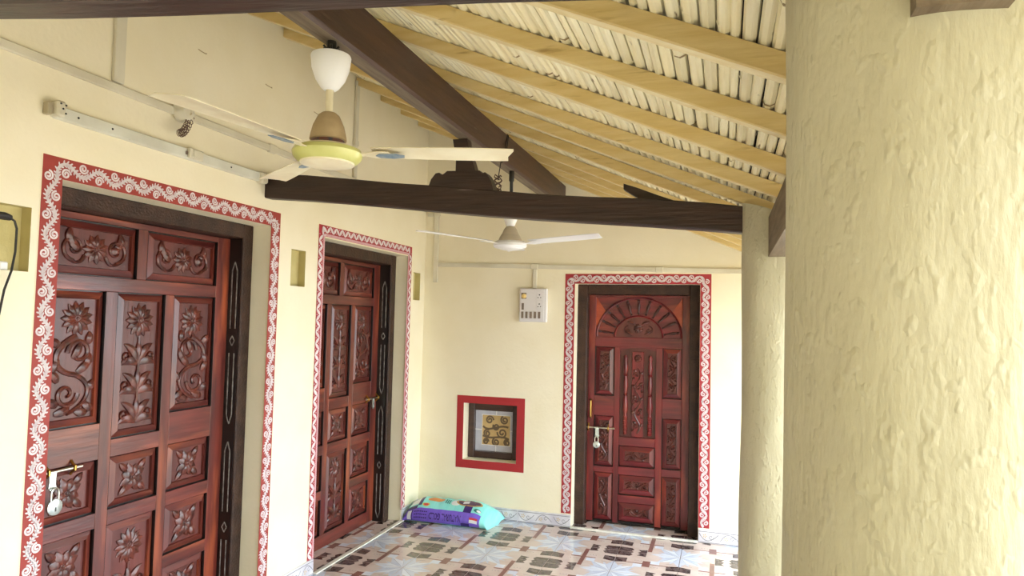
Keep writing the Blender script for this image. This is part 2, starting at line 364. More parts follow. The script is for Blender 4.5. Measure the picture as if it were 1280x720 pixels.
while s_ < 3.26 / cs:
    rad = R.choice([.012, .0145, .0165, .018, .0195, .0205]); s_ += rad
    x = s_ * cs; cz = rz(x) + .056 + rad / cs * .98
    r = MB(); pts = []; rr = []
    y = -2.55; ph = R.uniform(0, 6); nk = R.uniform(.2, .5)
    N_ = 12
    for k in range(N_ + 1):
        yy = -2.55 + (YB + 2.54) * k / N_
        pts.append((x + .003 * math.sin(ph + k * 1.3), yy, cz + .0015 * math.sin(ph * 2 + k))); rr.append(rad * R.uniform(.93, 1.03))
    r.tube(pts, rr, REED, 8)
    yk = -2.4 + R.uniform(0, .6)
    while yk < 5.3:
        if yk > .8: r.lathe([(rad * 1.0, -.006), (rad * 1.06, -.002), (rad * 1.06, .002), (rad * 1.0, .006)], REEDK if R.random() < .35 else REED, (x, yk, cz), 8, (0, 1, 0), False)
        yk += R.uniform(.45, .75)
    build('reed', r, ceil); s_ += rad * 1.01 + .0006

# ------------------------------------------------------------------ beams, columns
def tie(name, y, th, label):
    mb = MB(); n = 10; vs = []; e = .006
    for k in range(n + 1):
        x = .002 + 2.70 * k / n; z0 = 2.319 - .0957 * x + .006 * math.sin(k * .9); z1 = z0 + .138 - .005 * x + .004 * math.sin(k * 1.7)
        vs += [(x, y + e, z0), (x, y + th - e, z0), (x, y + th, z0 + e), (x, y + th, z1 - e), (x, y + th - e, z1), (x, y + e, z1), (x, y, z1 - e), (x, y, z0 + e)]
    fs = []
    for k in range(n):
        for j in range(8): fs.append((k * 8 + j, k * 8 + (j + 1) % 8, (k + 1) * 8 + (j + 1) % 8, (k + 1) * 8 + j))
    fs += [tuple(reversed(range(8))), tuple(range(n * 8, n * 8 + 8))]
    mb.add(vs, fs, BEAM); return tag(build(name, mb), label, 'beam', 'dark tie beams across the verandah')
tie('tie_beam', 3.266, .075, 'dark brown tie beam carrying the ornamental post, between wall and far round column')
tie('tie_beam', .856, .075, 'worn dark tie beam crossing the top left edge, nearest the viewer')
pu = MB(); n = 14; vs = []
for k in range(n + 1):
    y = -2.5 + (YB + 2.49) * k / n; wv = .004 * math.sin(k * 1.1); zb = 2.594 + .003 * math.sin(k * .8)
    vs += [(1.175 + wv, y, zb), (1.238 + wv, y, zb), (1.25 + wv, y, zb + .012), (1.25 + wv, y, rz(1.25) - .004), (1.165 + wv, y, rz(1.25) - .004), (1.165 + wv, y, zb + .01)]
fs = []
for k in range(n):
    for j in range(6):
        fs.append((k * 6 + j, (k + 1) * 6 + j, (k + 1) * 6 + (j + 1) % 6, k * 6 + (j + 1) % 6))
pu.add(vs, [f for i, f in enumerate(fs) if i % 6 != 0], BEAMY); pu.add(vs, [f for i, f in enumerate(fs) if i % 6 == 0], BEAMG)
pu.add(vs, [tuple(range(6)), tuple(reversed(range(n * 6, n * 6 + 6)))], BEAMY)
tag(build('purlin', pu), 'long dark purlin running towards the end wall under the ochre rafters', 'beam')

kp = root('king_post', (1.2, 3.30, 2.33), 'dark carved king post with scrolled foot standing on the far tie beam', 'post')
mb = MB(); y0, y1 = 3.276, 3.336
mb.hexa([(1.165, y0, 2.42), (1.275, y0, 2.42), (1.275, y1, 2.42), (1.165, y1, 2.42), (1.165, y0, 2.51), (1.245, y0, 2.51), (1.245, y1, 2.51), (1.165, y1, 2.51)], BEAM)
mb.hexa([(1.16, y0, 2.51), (1.24, y0, 2.51), (1.24, y1, 2.51), (1.16, y1, 2.51), (1.145, y0, 2.592), (1.225, y0, 2.592), (1.225, y1, 2.592), (1.145, y1, 2.592)], BEAM)
build('post_shaft', mb, kp)
mb = MB()
out = [(1.015, 2.345), (1.03, 2.385), (1.055, 2.415), (1.075, 2.418), (1.088, 2.405), (1.10, 2.41), (1.12, 2.425), (1.30, 2.42), (1.315, 2.405), (1.33, 2.41), (1.345, 2.395), (1.365, 2.36), (1.378, 2.315), (1.2, 2.332)]
n = len(out); mb.add([(p[0], y0 - .006, p[1]) for p in out] + [(p[0], y1 + .006, p[1]) for p in out], [tuple(range(n)), tuple(reversed(range(n, 2 * n)))] + [(i, i + n, (i + 1) % n + n, (i + 1) % n) for i in range(n)], BEAM)
build('scrolled_foot', mb, kp)

mb = MB(); mb.hexa([(2.695, .785, 1.985), (2.785, .785, 1.985), (2.78, 3.30, 1.952), (2.69, 3.30, 1.952), (2.695, .785, 2.128), (2.785, .785, 2.128), (2.78, 3.30, 2.128), (2.69, 3.30, 2.128)],
                   mat('beam_grey_brown', (124, 108, 88), .65, (100, 84, 66), (40, 4, 40), .3, (70, 6, 70)))
tag(build('eave_beam', mb), 'grey brown eave beam let into both cream columns', 'beam')

def column(cx, cy, r, label):
    mb = MB(); n = 48; vs = []; fs = []; hs = [0] + [.12 * k for k in range(1, 18)] + [2.125]
    for i, z in enumerate(hs):
        rr = r * (1.03 + .05 * max(0, (.9 - z))) if z < .9 else r * (1.03 - .02 * (z - .9))
        for k in range(n):
            a = 2 * PI * k / n; q = rr + .0025 * math.sin(3 * a + z * 4 + cx * 3) + .002 * math.sin(7 * a - z * 6 + cy)
            xx = cx + q * math.cos(a); vs.append((xx, cy + q * math.sin(a), z if i < len(hs) - 1 else rz(xx) - .003))
    for i in range(len(hs) - 1):
        for k in range(n): fs.append((i * n + k, i * n + (k + 1) % n, (i + 1) * n + (k + 1) % n, (i + 1) * n + k))
    fs += [tuple(reversed(range(n))), tuple(range((len(hs) - 1) * n, len(hs) * n))]
    mb.add(vs, fs, PILLAR, True); return tag(build('column', mb), label, 'column', 'round plastered verandah columns')
column(2.742, 3.30, .155, 'round cream column at the end of the far tie beam')
column(2.742, .96, .158, 'large round cream column close to the viewer at the right')

# ------------------------------------------------------------------ painted borders
def border(F, u0, u1, v0, v1, w, RM):
    mb = MB(); h = .0018
    rect(mb, F, u0, u0 + w, v0, v1, RM, h); rect(mb, F, u1 - w, u1, v0, v1, RM, h); rect(mb, F, u0 + w, u1 - w, v1 - w, v1, RM, h)
    e = .004
    rect(mb, F, u0 - e, u0, v0, v1 + e, FLINE, .001); rect(mb, F, u1, u1 + e, v0, v1 + e, FLINE, .001); rect(mb, F, u0, u1, v1, v1 + e, FLINE, .001)
    return mb
def cpath(u0, u1, v0, v1, w, ds=.004):
    r = w * .5; c = w / 2; P = []
    def seg(a, b):
        L = math.hypot(b[0] - a[0], b[1] - a[1]); n = max(1, int(L / ds))
        for i in range(n): P.append((a[0] + (b[0] - a[0]) * i / n, a[1] + (b[1] - a[1]) * i / n))
    seg((u0 + c, v0 + .01), (u0 + c, v1 - c - r))
    P.extend([(u0 + c + r - r * math.cos(t), v1 - c - r + r * math.sin(t)) for t in [PI / 2 * k / 10 for k in range(10)]])
    seg((u0 + c + r, v1 - c), (u1 - c - r, v1 - c))
    P.extend([(u1 - c - r + r * math.sin(t), v1 - c - r + r * math.cos(t)) for t in [PI / 2 * k / 10 for k in range(10)]])
    seg((u1 - c, v1 - c - r), (u1 - c, v0 + .01)); P.append((u1 - c, v0 + .01))
    S = [0]; Nn = []
    for i in range(1, len(P)): S.append(S[-1] + math.hypot(P[i][0] - P[i - 1][0], P[i][1] - P[i - 1][1]))
    for i in range(len(P)):
        a = P[max(i - 1, 0)]; b = P[min(i + 1, len(P) - 1)]; l = math.hypot(b[0] - a[0], b[1] - a[1]) or 1; Nn.append((-(b[1] - a[1]) / l, (b[0] - a[0]) / l))
    return P, S, Nn
def at_s(P, S, Nn, s):
    import bisect
    i = min(max(bisect.bisect(S, s) - 1, 0), len(P) - 2); t = (s - S[i]) / max(S[i + 1] - S[i], 1e-6); t = min(max(t, 0), 1)
    p = (P[i][0] + (P[i + 1][0] - P[i][0]) * t, P[i][1] + (P[i + 1][1] - P[i][1]) * t); return p, Nn[i], (Nn[i][1], -Nn[i][0])
# border 1: feathery vine with curls
def vine1(F, u0, u1, v0, v1, w):
    P, S, Nn = cpath(u0, u1, v0, v1, w); mb = MB(); L = S[-1]; lam = L / round(L / .152); A = w * .24; h = .0032
    path = [(p[0] + n[0] * A * math.sin(2 * PI * s / lam), p[1] + n[1] * A * math.sin(2 * PI * s / lam)) for p, n, s in zip(P, Nn, S)]
    ribbon(mb, F, path, .012, WHITEP, h)
    acc = 0
    for i in range(1, len(path) - 1):
        acc += math.hypot(path[i][0] - path[i - 1][0], path[i][1] - path[i - 1][1])
        if acc > .0105:
            acc = 0; tx, ty = path[i + 1][0] - path[i - 1][0], path[i + 1][1] - path[i - 1][1]; a = math.atan2(ty, tx)
            for sgn in (1, -1):
                an = a + sgn * .95; L2 = .0085
                poly(mb, F, ell(path[i][0] + math.cos(an) * .0105, path[i][1] + math.sin(an) * .0105, L2, .0036, an, 7), WHITEP, h)
    k = 0; s = lam * .25
    while s < L - .02:
        sg = -1 if k % 2 == 0 else 1   # curl sits in the hollow opposite the crest
        p, n, t = at_s(P, S, Nn, s); c = (p[0] + n[0] * sg * w * .22, p[1] + n[1] * sg * w * .22)
        a0 = math.atan2(t[1], t[0])
        ribbon(mb, F, spiral(c[0], c[1], 0.0205, .003, a0, a0 + sg * -1 * 3.4 * PI, 26), .0078, WHITEP, h)
        s += lam / 2; k += 1
    return mb
# border 2: zigzag petals with dots and hatched inner band
def vine2(F, u0, u1, v0, v1, w):
    P, S, Nn = cpath(u0, u1, v0, v1, w); mb = MB(); L = S[-1]; h = .0032; lam = .074
    n_ = int(L / lam); lam = L / n_; off = .010
    for k in range(n_):
        for a, b, sa, sb in ((0, .5, -1, 1), (.5, 1, 1, -1)):
            p, n, t = at_s(P, S, Nn, (k + a) * lam); q, n2, t2 = at_s(P, S, Nn, (k + b) * lam)
            A = (p[0] + n[0] * (sa * w * .30 + off), p[1] + n[1] * (sa * w * .30 + off)); B = (q[0] + n2[0] * (sb * w * .30 + off), q[1] + n2[1] * (sb * w * .30 + off))
            ribbon(mb, F, [(A[0] + (B[0] - A[0]) * i / 6, A[1] + (B[1] - A[1]) * i / 6) for i in range(7)], lambda t: .005 + .018 * math.sin(PI * t), WHITEP, h)
        for a, sa in ((.5, -.6), (0, .75)):
            p, n, t = at_s(P, S, Nn, (k + a) * lam); poly(mb, F, ell(p[0] + n[0] * (sa * w * .30 + off), p[1] + n[1] * (sa * w * .30 + off), .004, .004, 0, 7), WHITEP, h)
    ins = [(p[0] - n[0] * w * .36, p[1] - n[1] * w * .36) for p, n in zip(P, Nn)]
    ribbon(mb, F, ins, w * .25, PINK, .0024)
    s = 0
    while s < L - .012:
        p, n, t = at_s(P, S, Nn, s); q, n2, _ = at_s(P, S, Nn, s + .010)
        ribbon(mb, F, [(p[0] - n[0] * w * .26, p[1] - n[1] * w * .26), (q[0] - n2[0] * w * .47, q[1] - n2[1] * w * .47)], .003, WHITEP, h); s += .012
    return mb
# border 3: running wave scroll
def vine3(F, u0, u1, v0, v1, w):
    P, S, Nn = cpath(u0, u1, v0, v1, w); mb = MB(); L = S[-1]; n_ = round(L / .115); lam = L / n_; A = w * .26; h = .0032
    for dd, ww in ((0, .011), (.0125, .0045), (-.0125, .0045)):
        path = [(p[0] + n[0] * (A * math.sin(2 * PI * s / lam)) + t[0] * dd, p[1] + n[1] * (A * math.sin(2 * PI * s / lam)) + t[1] * dd) for p, n, s, t in [(P[i], Nn[i], S[i], (Nn[i][1], -Nn[i][0])) for i in range(len(P))]]
        ribbon(mb, F, path, ww, WHITEP, h)
    for k in range(2 * n_):
        sg = 1 if k % 2 == 0 else -1; p, n, t = at_s(P, S, Nn, (k / 2 + .25) * lam); c = (p[0] - n[0] * sg * w * .16, p[1] - n[1] * sg * w * .16); a0 = math.atan2(t[1], t[0])
        ribbon(mb, F, spiral(c[0], c[1], .018, .003, a0 + PI, a0 + PI + sg * 2.6 * PI, 20), lambda t: .009 - .003 * t, WHITEP, h + .0002)
    return mb
for F, W_, args, fn, RM, lab in ((LW, wall_left, (1.944, 3.421, .09, 2.253, .085), vine1, RED, 'red border with white feathery vine'),
                            (LW, wall_left, (3.822, 5.205, .09, 2.249, .073), vine2, REDB, 'red border with white zigzag petals'),
                            (BW, wall_back, (1.262, 2.415, .11, 2.047, .081), vine3, REDB, 'red border with white wave scrolls')):
    bo = build('painted_border', border(F, *args, RM), W_, label=lab)
    build('scroll_motif', fn(F, *args), bo)

# ------------------------------------------------------------------ doors
def flower(mb, F, cx, cy, r, n=8, M=CARVE, h=0, tip=0):
    for k in range(n):
        a = 2 * PI * (k + .5) / n; L = r * (1 + (tip if k % 2 == 0 else 0))
        p = [(cx + math.cos(a) * (r * .2 + (L - r * .2) * i / 5), cy + math.sin(a) * (r * .2 + (L - r * .2) * i / 5)) for i in range(6)]
        ribbon(mb, F, p, lambda t: r * (5.4 / n) * math.sin(PI * (.16 + .82 * t)) ** .8 if t < .99 else .001, M, h, lambda t: .006 + .009 * math.sin(PI * min(t + .2, 1)))
    mb.lathe([(r * .30, 0), (r * .28, .008), (r * .2, .011), (r * .15, .008), (r * .12, .008), (r * .08, .012), (.001, .013)], M, F(cx, cy, h), 12, F.N, False)
def leaf(mb, F, x, y, a, L, wd, M=CARVE, bend=0.0, h=0):
    p = []; 
    for i in range(7):
        t = i / 6; p.append((x, y)); an = a + bend * t; x += math.cos(an) * L / 6; y += math.sin(an) * L / 6
    ribbon(mb, F, p, lambda t: wd * (math.sin(PI * (.12 + .86 * t)) ** .8) + .001, M, h, lambda t: .004 + .011 * math.sin(PI * t))
def stem(mb, F, path, wd=.010, M=CARVE, h=0): ribbon(mb, F, path, lambda t: wd * (1 - .45 * t), M, h, .011)
def carve_small(mb, F, w, h):
    r = min(w, h) * .5; flower(mb, F, 0, 0, r * .86, 8, CARVE, 0, .16)
    for sx in (-1, 1):
        for sy in (-1, 1): leaf(mb, F, sx * r * .42, sy * r * .42, math.atan2(sy, sx), r * .82, r * .46)
def carve_tall(mb, F, w, h):
    r = w * .42; top = h / 2 - r * 1.05; flower(mb, F, 0, top, r, 13)
    y = top - r * .9; stem(mb, F, [(0, y - i * (y + h / 2 - .03) / 10) for i in range(11)], .016)
    n = max(2, round((y + h / 2) / (w * .86))); q = (y + h / 2 - .02) / n
    for k in range(n):
        yy = y - q * (k + 1)
        for s in (-1, 1):
            leaf(mb, F, 0, yy + .004, PI / 2 - s * .30, q * .95, w * .22, bend=-s * 1.0); leaf(mb, F, 0, yy, PI / 2 - s * .95, w * .56, w * .22, bend=-s * 1.5)
            stem(mb, F, spiral(s * w * .34, yy + q * .30, w * .13, w * .03, -PI / 2, -PI / 2 + s * 2.2 * PI, 12), .011)
        leaf(mb, F, 0, yy + .01, PI / 2, q * .8, w * .18)
def carve_scroll(mb, F, w, h, mir=1):
    r = w * .40; top = h / 2 - r * 1.05; flower(mb, F, mir * w * .04, top, r, 13)
    X = lambda a: mir * a * w; b = -h / 2
    S1 = bez((X(.05), top - r), (X(-.62), top - r - h * .10), (X(-.55), top - r - h * .30), (X(.05), b + h * .36)) + bez((X(.05), b + h * .36), (X(.60), b + h * .28), (X(.45), b + h * .10), (X(-.1), b + h * .03))
    stem(mb, F, S1, .030)
    a1 = PI if mir > 0 else 0
    stem(mb, F, spiral(X(.14), top - r - h * .14, w * .30, w * .06, a1, a1 - mir * 2.6 * PI, 22), .024)
    stem(mb, F, spiral(X(-.14), b + h * .20, w * .29, w * .06, PI - a1, PI - a1 - mir * 2.4 * PI, 22), .024)
    for (x, y, a, L) in ((-.34, .60, 2.4, .34), (-.36, .50, -2.2, .36), (-.02, .50, .9, .44), (.1, .38, .5, .44), (.28, .42, .9, .36), (.36, .22, .7, .3), (.3, .12, -.9, .34), (.1, .05, -.4, .34), (-.34, .10, 2.4, .3), (-.36, .30, 2.0, .34), (.34, .62, 1.2, .3), (-.40, .04, .1, .4)):
        an = a if mir > 0 else PI - a; leaf(mb, F, X(x), b + h * y, an, w * L, w * .2, bend=.6 * mir)
def carve_top(mb, F, w, h):
    r = h * .44; flower(mb, F, 0, 0, r, 11)
    for s in (-1, 1):
        stem(mb, F, spiral(s * w * .30, 0, h * .38, h * .10, -PI / 2 * 1.0, -PI / 2 + s * 2.4 * PI, 22), .018)
        stem(mb, F, bez((s * r * .8, -h * .2), (s * w * .2, -h * .5), (s * w * .3, -h * .5), (s * w * .44, -h * .2)), .018)
        for k in range(4): leaf(mb, F, s * w * (.22 + .05 * k), h * (-.05 + .06 * k), PI / 2 - s * (1.2 - .35 * k), h * .44, h * .24, bend=s * .6)
def carve_vine(mb, F, w, h, horiz=False):
    G = F
    if horiz: G = FrameMap(F.o, F.V, F.U, F.N); w, h = h, w
    n = max(2, round(h / (w * 1.25))); path = [(w * .26 * math.sin(PI * n * i / 40), -h * .47 + h * .94 * i / 40) for i in range(41)]
    stem(mb, G, path, .015)
    for k in range(n):
        y = -h * .47 + h * .94 * (k + .5) / n; s = -1 if k % 2 == 0 else 1
        stem(mb, G, spiral(s * w * .12, y, w * .27, w * .05, -s * PI / 2 + PI / 2, -s * PI / 2 + PI / 2 + s * 2.3 * PI, 14), .012)
        leaf(mb, G, -s * w * .2, y, PI / 2 + s * .9, w * .46, w * .3, bend=.5); leaf(mb, G, s * w * .1, y + h * .2 / n, PI / 2 - s, w * .42, w * .26); leaf(mb, G, s * w * .3, y - h * .2 / n, -PI / 2 + s, w * .3, w * .2)
def panel(door, F, u0, u1, v0, v1, kind, mv=WOODV, mh=WOODH, bev=.036, mir=1, d0=.020):
    mb = MB(); b = min(bev, (u1 - u0) * .26, (v1 - v0) * .28); e = .005
    def ring(i, h): return [F(u0 + i, v0 + i, h), F(u1 - i, v0 + i, h), F(u1 - i, v1 - i, h), F(u0 + i, v1 - i, h)]
    rs = [(0, 0), (.0005, -d0), (e, -d0), (e + .001, -d0 * .75), (b, -.002), (b + .003, -.014)]
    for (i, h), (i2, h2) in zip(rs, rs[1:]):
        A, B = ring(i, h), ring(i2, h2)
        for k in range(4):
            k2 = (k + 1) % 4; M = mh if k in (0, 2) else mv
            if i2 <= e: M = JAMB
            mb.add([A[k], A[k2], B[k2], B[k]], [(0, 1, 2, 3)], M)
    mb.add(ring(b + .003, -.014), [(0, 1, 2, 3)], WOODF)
    p = build('panel', mb, door)
    c = MB(); G = FrameMap(F((u0 + u1) / 2, (v0 + v1) / 2, -.014), F.U, F.V, F.N); ww, hh = u1 - u0 - 2 * b - .016, v1 - v0 - 2 * b - .016
    {'small': carve_small, 'tall': carve_tall, 'top': carve_top, 'vine': carve_vine}.get(kind, None) and {'small': carve_small, 'tall': carve_tall, 'top': carve_top, 'vine': carve_vine}[kind](c, G, ww, hh)
    if kind == 'scroll': carve_scroll(c, G, ww, hh, mir)
    if kind == 'vineh': carve_vine(c, G, ww, hh, True)
    if c.v: build('carving', c, p)
    return p
def bar(door, name, F, u0, u1, v0, v1, M, h0=-.035, h1=0.0, c=.002):
    mb = MB(); boxF(mb, F, u0, u1, v0, v1, h0, h1, M, c); return build(name, mb, door)
def frame_set(door, F, u0, u1, zt, d0, d1, fw, carved):
    """dark frame of two jambs and a head, front face at -d0, leaf plane at -d1"""
    bar(door, 'frame_jamb', F, u0, u0 + fw, 0, zt, FRAME, -d1 - .05, -d0, .006)
    j = bar(door, 'frame_jamb', F, u1 - fw, u1, 0, zt, FRAME, -d1 - .05, -d0, .006)
    bar(door, 'frame_head', F, u0 + fw, u1 - fw, zt - fw, zt, FRAME, -d1 - .05, -d0, .006)
    if carved:   # black inner face with two pale carved lines, arrow heads and lozenges
        mb = MB(); uu = u1 - fw; boxF(mb, F, uu - .004, uu, .0, zt - fw, -d1, -d0 - .012, JAMB); build('jamb_lining', mb, j)
        G = FrameMap(F(uu - .005, 0, -(d0 + d1) / 2 - .004), -F.N, F.V, -F.U); c = MB()
        def seg(a, b, arrow):
            for s in (-1, 1):
                pts = [(s * .017, a), (s * .017, b)]
                if arrow == 't': pts = [(s * .017, a), (s * .017, b - .05), (0, b)]
                if arrow == 'b': pts = [(0, a), (s * .017, a + .05), (s * .017, b)]
                for p, q in zip(pts, pts[1:]): ribbon(c, G, [p, q], .007, JLINE, 0, .003)
        def loz(z):
            q = [(0, z - .028), (.016, z), (0, z + .028), (-.016, z), (0, z - .028)]
            for p, r in zip(q, q[1:]): ribbon(c, G, [p, r], .006, JLINE, 0, .003)
        seg(1.57, 1.95, 't'); loz(1.50); seg(1.03, 1.43, 'b'); seg(.54, .93, 't'); loz(.455); seg(.03, .385, 'b'); build('jamb_carving', c, j)

def bolt(door, F, u0, u1, v, hasp=None):
    mb = MB(); h = .018; mb.tube([F(u0, v, h), F(u1, v, h)], .007, STEEL, 10); b = build('bolt', mb, door)
    for k, t in enumerate((.12, .78)):
        u = u0 + (u1 - u0) * t; s = MB(); s.tube([F(u, v - .03, .0), F(u, v - .016, .012), F(u, v - .008, .027), F(u, v + .008, .027), F(u, v + .016, .012), F(u, v + .03, .0)], .006, BRASS, 8); build('bolt_staple', s, b)
    mb = MB(); u = u0 + (u1 - u0) * (hasp or .4); q = [(u - .016, v), (u + .016, v), (u + .014, v - .05), (u + .02, v - .07), (u, v - .085), (u - .018, v - .065), (u - .014, v - .04)]
    n = len(q); mb.add([F(a, c, .020) for a, c in q] + [F(a, c, .026) for a, c in q], [tuple(range(n, 2 * n)), tuple(reversed(range(n)))] + [(i, (i + 1) % n, (i + 1) % n + n, i + n) for i in range(n)], LOCKW)
    build('hasp', mb, b); return u
def padlock(F, u, v, r, label):
    base = F(u, v - r * 2.4, .03); o = root('padlock', base, label, 'padlock')
    mb = MB(); mb.lathe([(r * .8, -.008), (r, -.005), (r, .005), (r * .8, .008), (.001, .0085)], LOCKW, F(u, v - r * 1.5, .036), 24, F.N); bd = build('lock_body', mb, o)
    mb = MB(); mb.tube([F(u - r * .5, v - r * .9, .036)] + [F(u + r * .5 * math.cos(t), v + r * .2 + r * .6 * math.sin(t), .036) for t in [PI - PI * k / 8 for k in range(9)]] + [F(u + r * .5, v - r * .9, .036)], r * .14, STEEL, 8); build('shackle', mb, o)
    mb = MB(); boxF(mb, F, u - .0025, u + .0025, v - r * 2.0, v - r * 1.5, .0445, .046, DARKP); build('keyhole', mb, bd)

def panel_door(name, D, d0, label, fmt):
    """six-row carved leaf; fmt maps the first door's u to this door's"""
    o = root(name, LW((D[0] + D[1]) / 2, 0, -.2), label, kind='structure')
    frame_set(o, LW, D[0], D[1], DZ, d0, .21, .083, True)
    F = FrameMap(LW(0, 0, -.21), LW.U, LW.V, LW.N); f = fmt
    L0, L1 = D[0] + .083, D[1] - .083
    c1, c2, c3 = (f(2.165), f(2.448)), (f(2.512), f(2.798)), (f(2.858), f(3.155))
    back = MB(); boxF(back, F, L0, L1, .004, DZ - .083, -.05, -.036, JAMB); build('leaf_back', back, o)
    bar(o, 'stile', F, L0, c1[0], .006, 2.082, WOODV); bar(o, 'stile', F, c3[1], L1, .006, 2.082, WOODV)
    bar(o, 'mullion', F, c1[1], c2[0], .10, 1.742, WOODV); bar(o, 'mullion', F, c2[1], c3[0], .10, 1.742, WOODV)
    bar(o, 'rail', F, c1[0], c3[1], 2.052, 2.082, WOODH); bar(o, 'rail', F, c1[0], c3[1], 1.742, 1.808, WOODH); bar(o, 'rail', F, c1[0], c3[1], .006, .10, WOODH)
    t1, t2 = (c1[0], f(2.612)), (f(2.672), c3[1])
    bar(o, 'mullion', F, t1[1], t2[0], 1.808, 2.052, WOODV)
    panel(o, F, *t1, 1.808, 2.052, 'top'); panel(o, F, *t2, 1.808, 2.052, 'top')
    side = [(1.14, 1.742, 's'), (.735, .975, 'small'), (.415, .665, 'small'), (.10, .352, 'small')]
    mid = [(1.056, 1.742, 'tall'), (.735, .975, 'small'), (.10, .662, 'tall')]
    for cc, rows, mir in ((c1, side, 1), (c2, mid, 0), (c3, side, -1)):
        for (a, b, k), nx in zip(rows, rows[1:] + [None]):
            panel(o, F, cc[0], cc[1], a, b, 'scroll' if k == 's' else k, mir=mir or 1)
            if nx: bar(o, 'rail', F, cc[0], cc[1], nx[1], a, WOODH)
    return o, F
d1, F1 = panel_door('door_1', D1, .12, 'large carved red-brown wooden door with flower panels inside the vine-painted border', lambda u: u)
bolt(d1, F1, 2.17, 2.352, .968, .22)
padlock(F1, 2.215, .875, .034, 'round silver padlock on the bolt of the nearest carved door')
f2 = lambda u: 3.97 + (u - 2.113) * (5.059 - 3.97) / (3.259 - 2.113)
d2, F2 = panel_door('door_2', D2, .108, 'carved red-brown wooden door with flower panels inside the zigzag-painted border', f2)
bolt(d2, F2, 4.86, 5.10, 1.0, .45)

# --- door 3: arched fan light, balusters
o3 = root('door_3', BW((D3[0] + D3[1]) / 2, 0, -.2), 'carved red wooden door with sunburst arch and turned balusters on the end wall', kind='structure')
frame_set(o3, BW, D3[0], D3[1], DZ3, .11, .185, .082, False)
F3 = FrameMap(BW(0, 0, -.20), BW.U, BW.V, BW.N); L0, L1 = D3[0] + .082, D3[1] - .082
back = MB(); boxF(back, F3, L0, L1, .01, DZ3 - .082, -.05, -.030, JAMB); build('leaf_back', back, o3)
V3, H3 = WOOD3V, WOOD3H
cl, cm, cr_ = (1.484, 1.645), (1.691, 1.984), (2.036, 2.190)
bar(o3, 'stile', F3, L0, cl[0], .02, 1.884, V3); bar(o3, 'stile', F3, cr_[1], L1, .02, 1.884, V3)
bar(o3, 'mullion', F3, cl[1], cm[0], .02, 1.455, V3); bar(o3, 'mullion', F3, cm[1], cr_[0], .02, 1.455, V3)
bar(o3, 'rail', F3, cl[0], cr_[1], 1.455, 1.535, H3); bar(o3, 'rail', F3, cl[0], cr_[1], 1.866, 1.884, H3)
for cc, rows in ((cl, [(1.05, 1.455, 'vine'), (.47, .885, 'vine'), (.03, .42, 'vine')]), (cr_, [(1.05, 1.455, 'vine'), (.485, .89, 'vine'), (.03, .425, 'vine')])):
    for (a, b, k), nx in zip(rows, rows[1:] + [None]):
        panel(o3, F3, cc[0], cc[1], a, b, k, V3, H3, .038)
        if nx: bar(o3, 'rail', F3, cc[0], cc[1], nx[1], a, H3)
for a, b, r1 in ((.48, .65, .72), (.25, .413, .48), (.035, .19, .25)):
    panel(o3, F3, cm[0], cm[1], a, b, 'vineh', V3, H3, .045); bar(o3, 'rail', F3, cm[0], cm[1], b, r1, H3)
# central niche with arched head, carved strip and two balusters
mb = MB(); rect(mb, F3, cm[0], cm[1], .72, 1.455, WOODF, -.024); ctr = build('panel', mb, o3)
mb = MB(); arch = [(cm[0] + (cm[1] - cm[0]) * i / 12, 1.425 + .028 * math.sin(PI * i / 12)) for i in range(13)]
for p, q in zip(arch, arch[1:]): poly(mb, F3, [p, q, (q[0], 1.456), (p[0], 1.456)], H3, -.002)
build('arched_head', mb, o3)
mb = MB(); boxF(mb, F3, 1.79, 1.885, .725, 1.42, -.024, -.008, V3, .003); st = build('panel', mb, o3)
c = MB(); G = FrameMap(F3(1.8375, 1.02, -.008), F3.U, F3.V, F3.N); carve_vine(c, G, .085, .56); flower(c, FrameMap(F3(1.8375, 1.365, -.008), F3.U, F3.V, F3.N), 0, 0, .034, 10); build('carving', c, st)
for u in (1.738, 1.938):
    prof = [(.012, 0)]; zz = 0
    for k in range(9): prof += [(.019, .008 + k * .017), (.015, .014 + k * .017)]
    prof += [(.012, .17), (.022, .20), (.024, .23), (.016, .30), (.012, .315), (.02, .325), (.012, .335), (.017, .36), (.021, .40), (.014, .46), (.012, .475), (.02, .485), (.012, .495), (.018, .52), (.02, .55), (.012, .60), (.016, .615), (.016, .63), (.006, .65)]
    mb = MB(); mb.lathe(prof, V3, F3(u, .742, -.004), 14, F3.V); build('baluster', mb, o3)
# sunburst
ax, az, ro, ri = 1.8375, 1.54, .345, .195; sy = .94
mb = MB(); rect(mb, F3, cl[0], cr_[1], 1.535, 1.866, H3, -.022); build('arch_board', mb, o3)
for s in (-1, 1):
    mb = MB(); e = cl[0] if s < 0 else cr_[1]
    poly(mb, F3, [(e, 1.62), (e + (-s) * .085, 1.745), (e, 1.866)] if s > 0 else [(e, 1.62), (e + .085, 1.745), (e, 1.866)], WOODO, -.016); build('corner_wedge', mb, o3, label='orange wooden corner wedge')
mb = MB(); pts = [(ax + ro * math.cos(t), az + ro * sy * math.sin(t)) for t in [PI * k / 24 for k in range(25)]]; ribbon(mb, F3, pts, .018, H3, -.022, .018); build('outer_arch', mb, o3)
mb = MB(); pts2 = [(ax + ri * math.cos(t), az + ri * .88 * math.sin(t)) for t in [PI * k / 20 for k in range(21)]]; ribbon(mb, F3, pts2, .016, H3, -.022, .020); poly(mb, F3, pts2, WOODF, -.012)
lun = build('lunette', mb, o3)
c = MB(); G = FrameMap(F3(ax, az + .072, -.012), F3.U, F3.V, F3.N); flower(c, G, 0, 0, .042, 10)
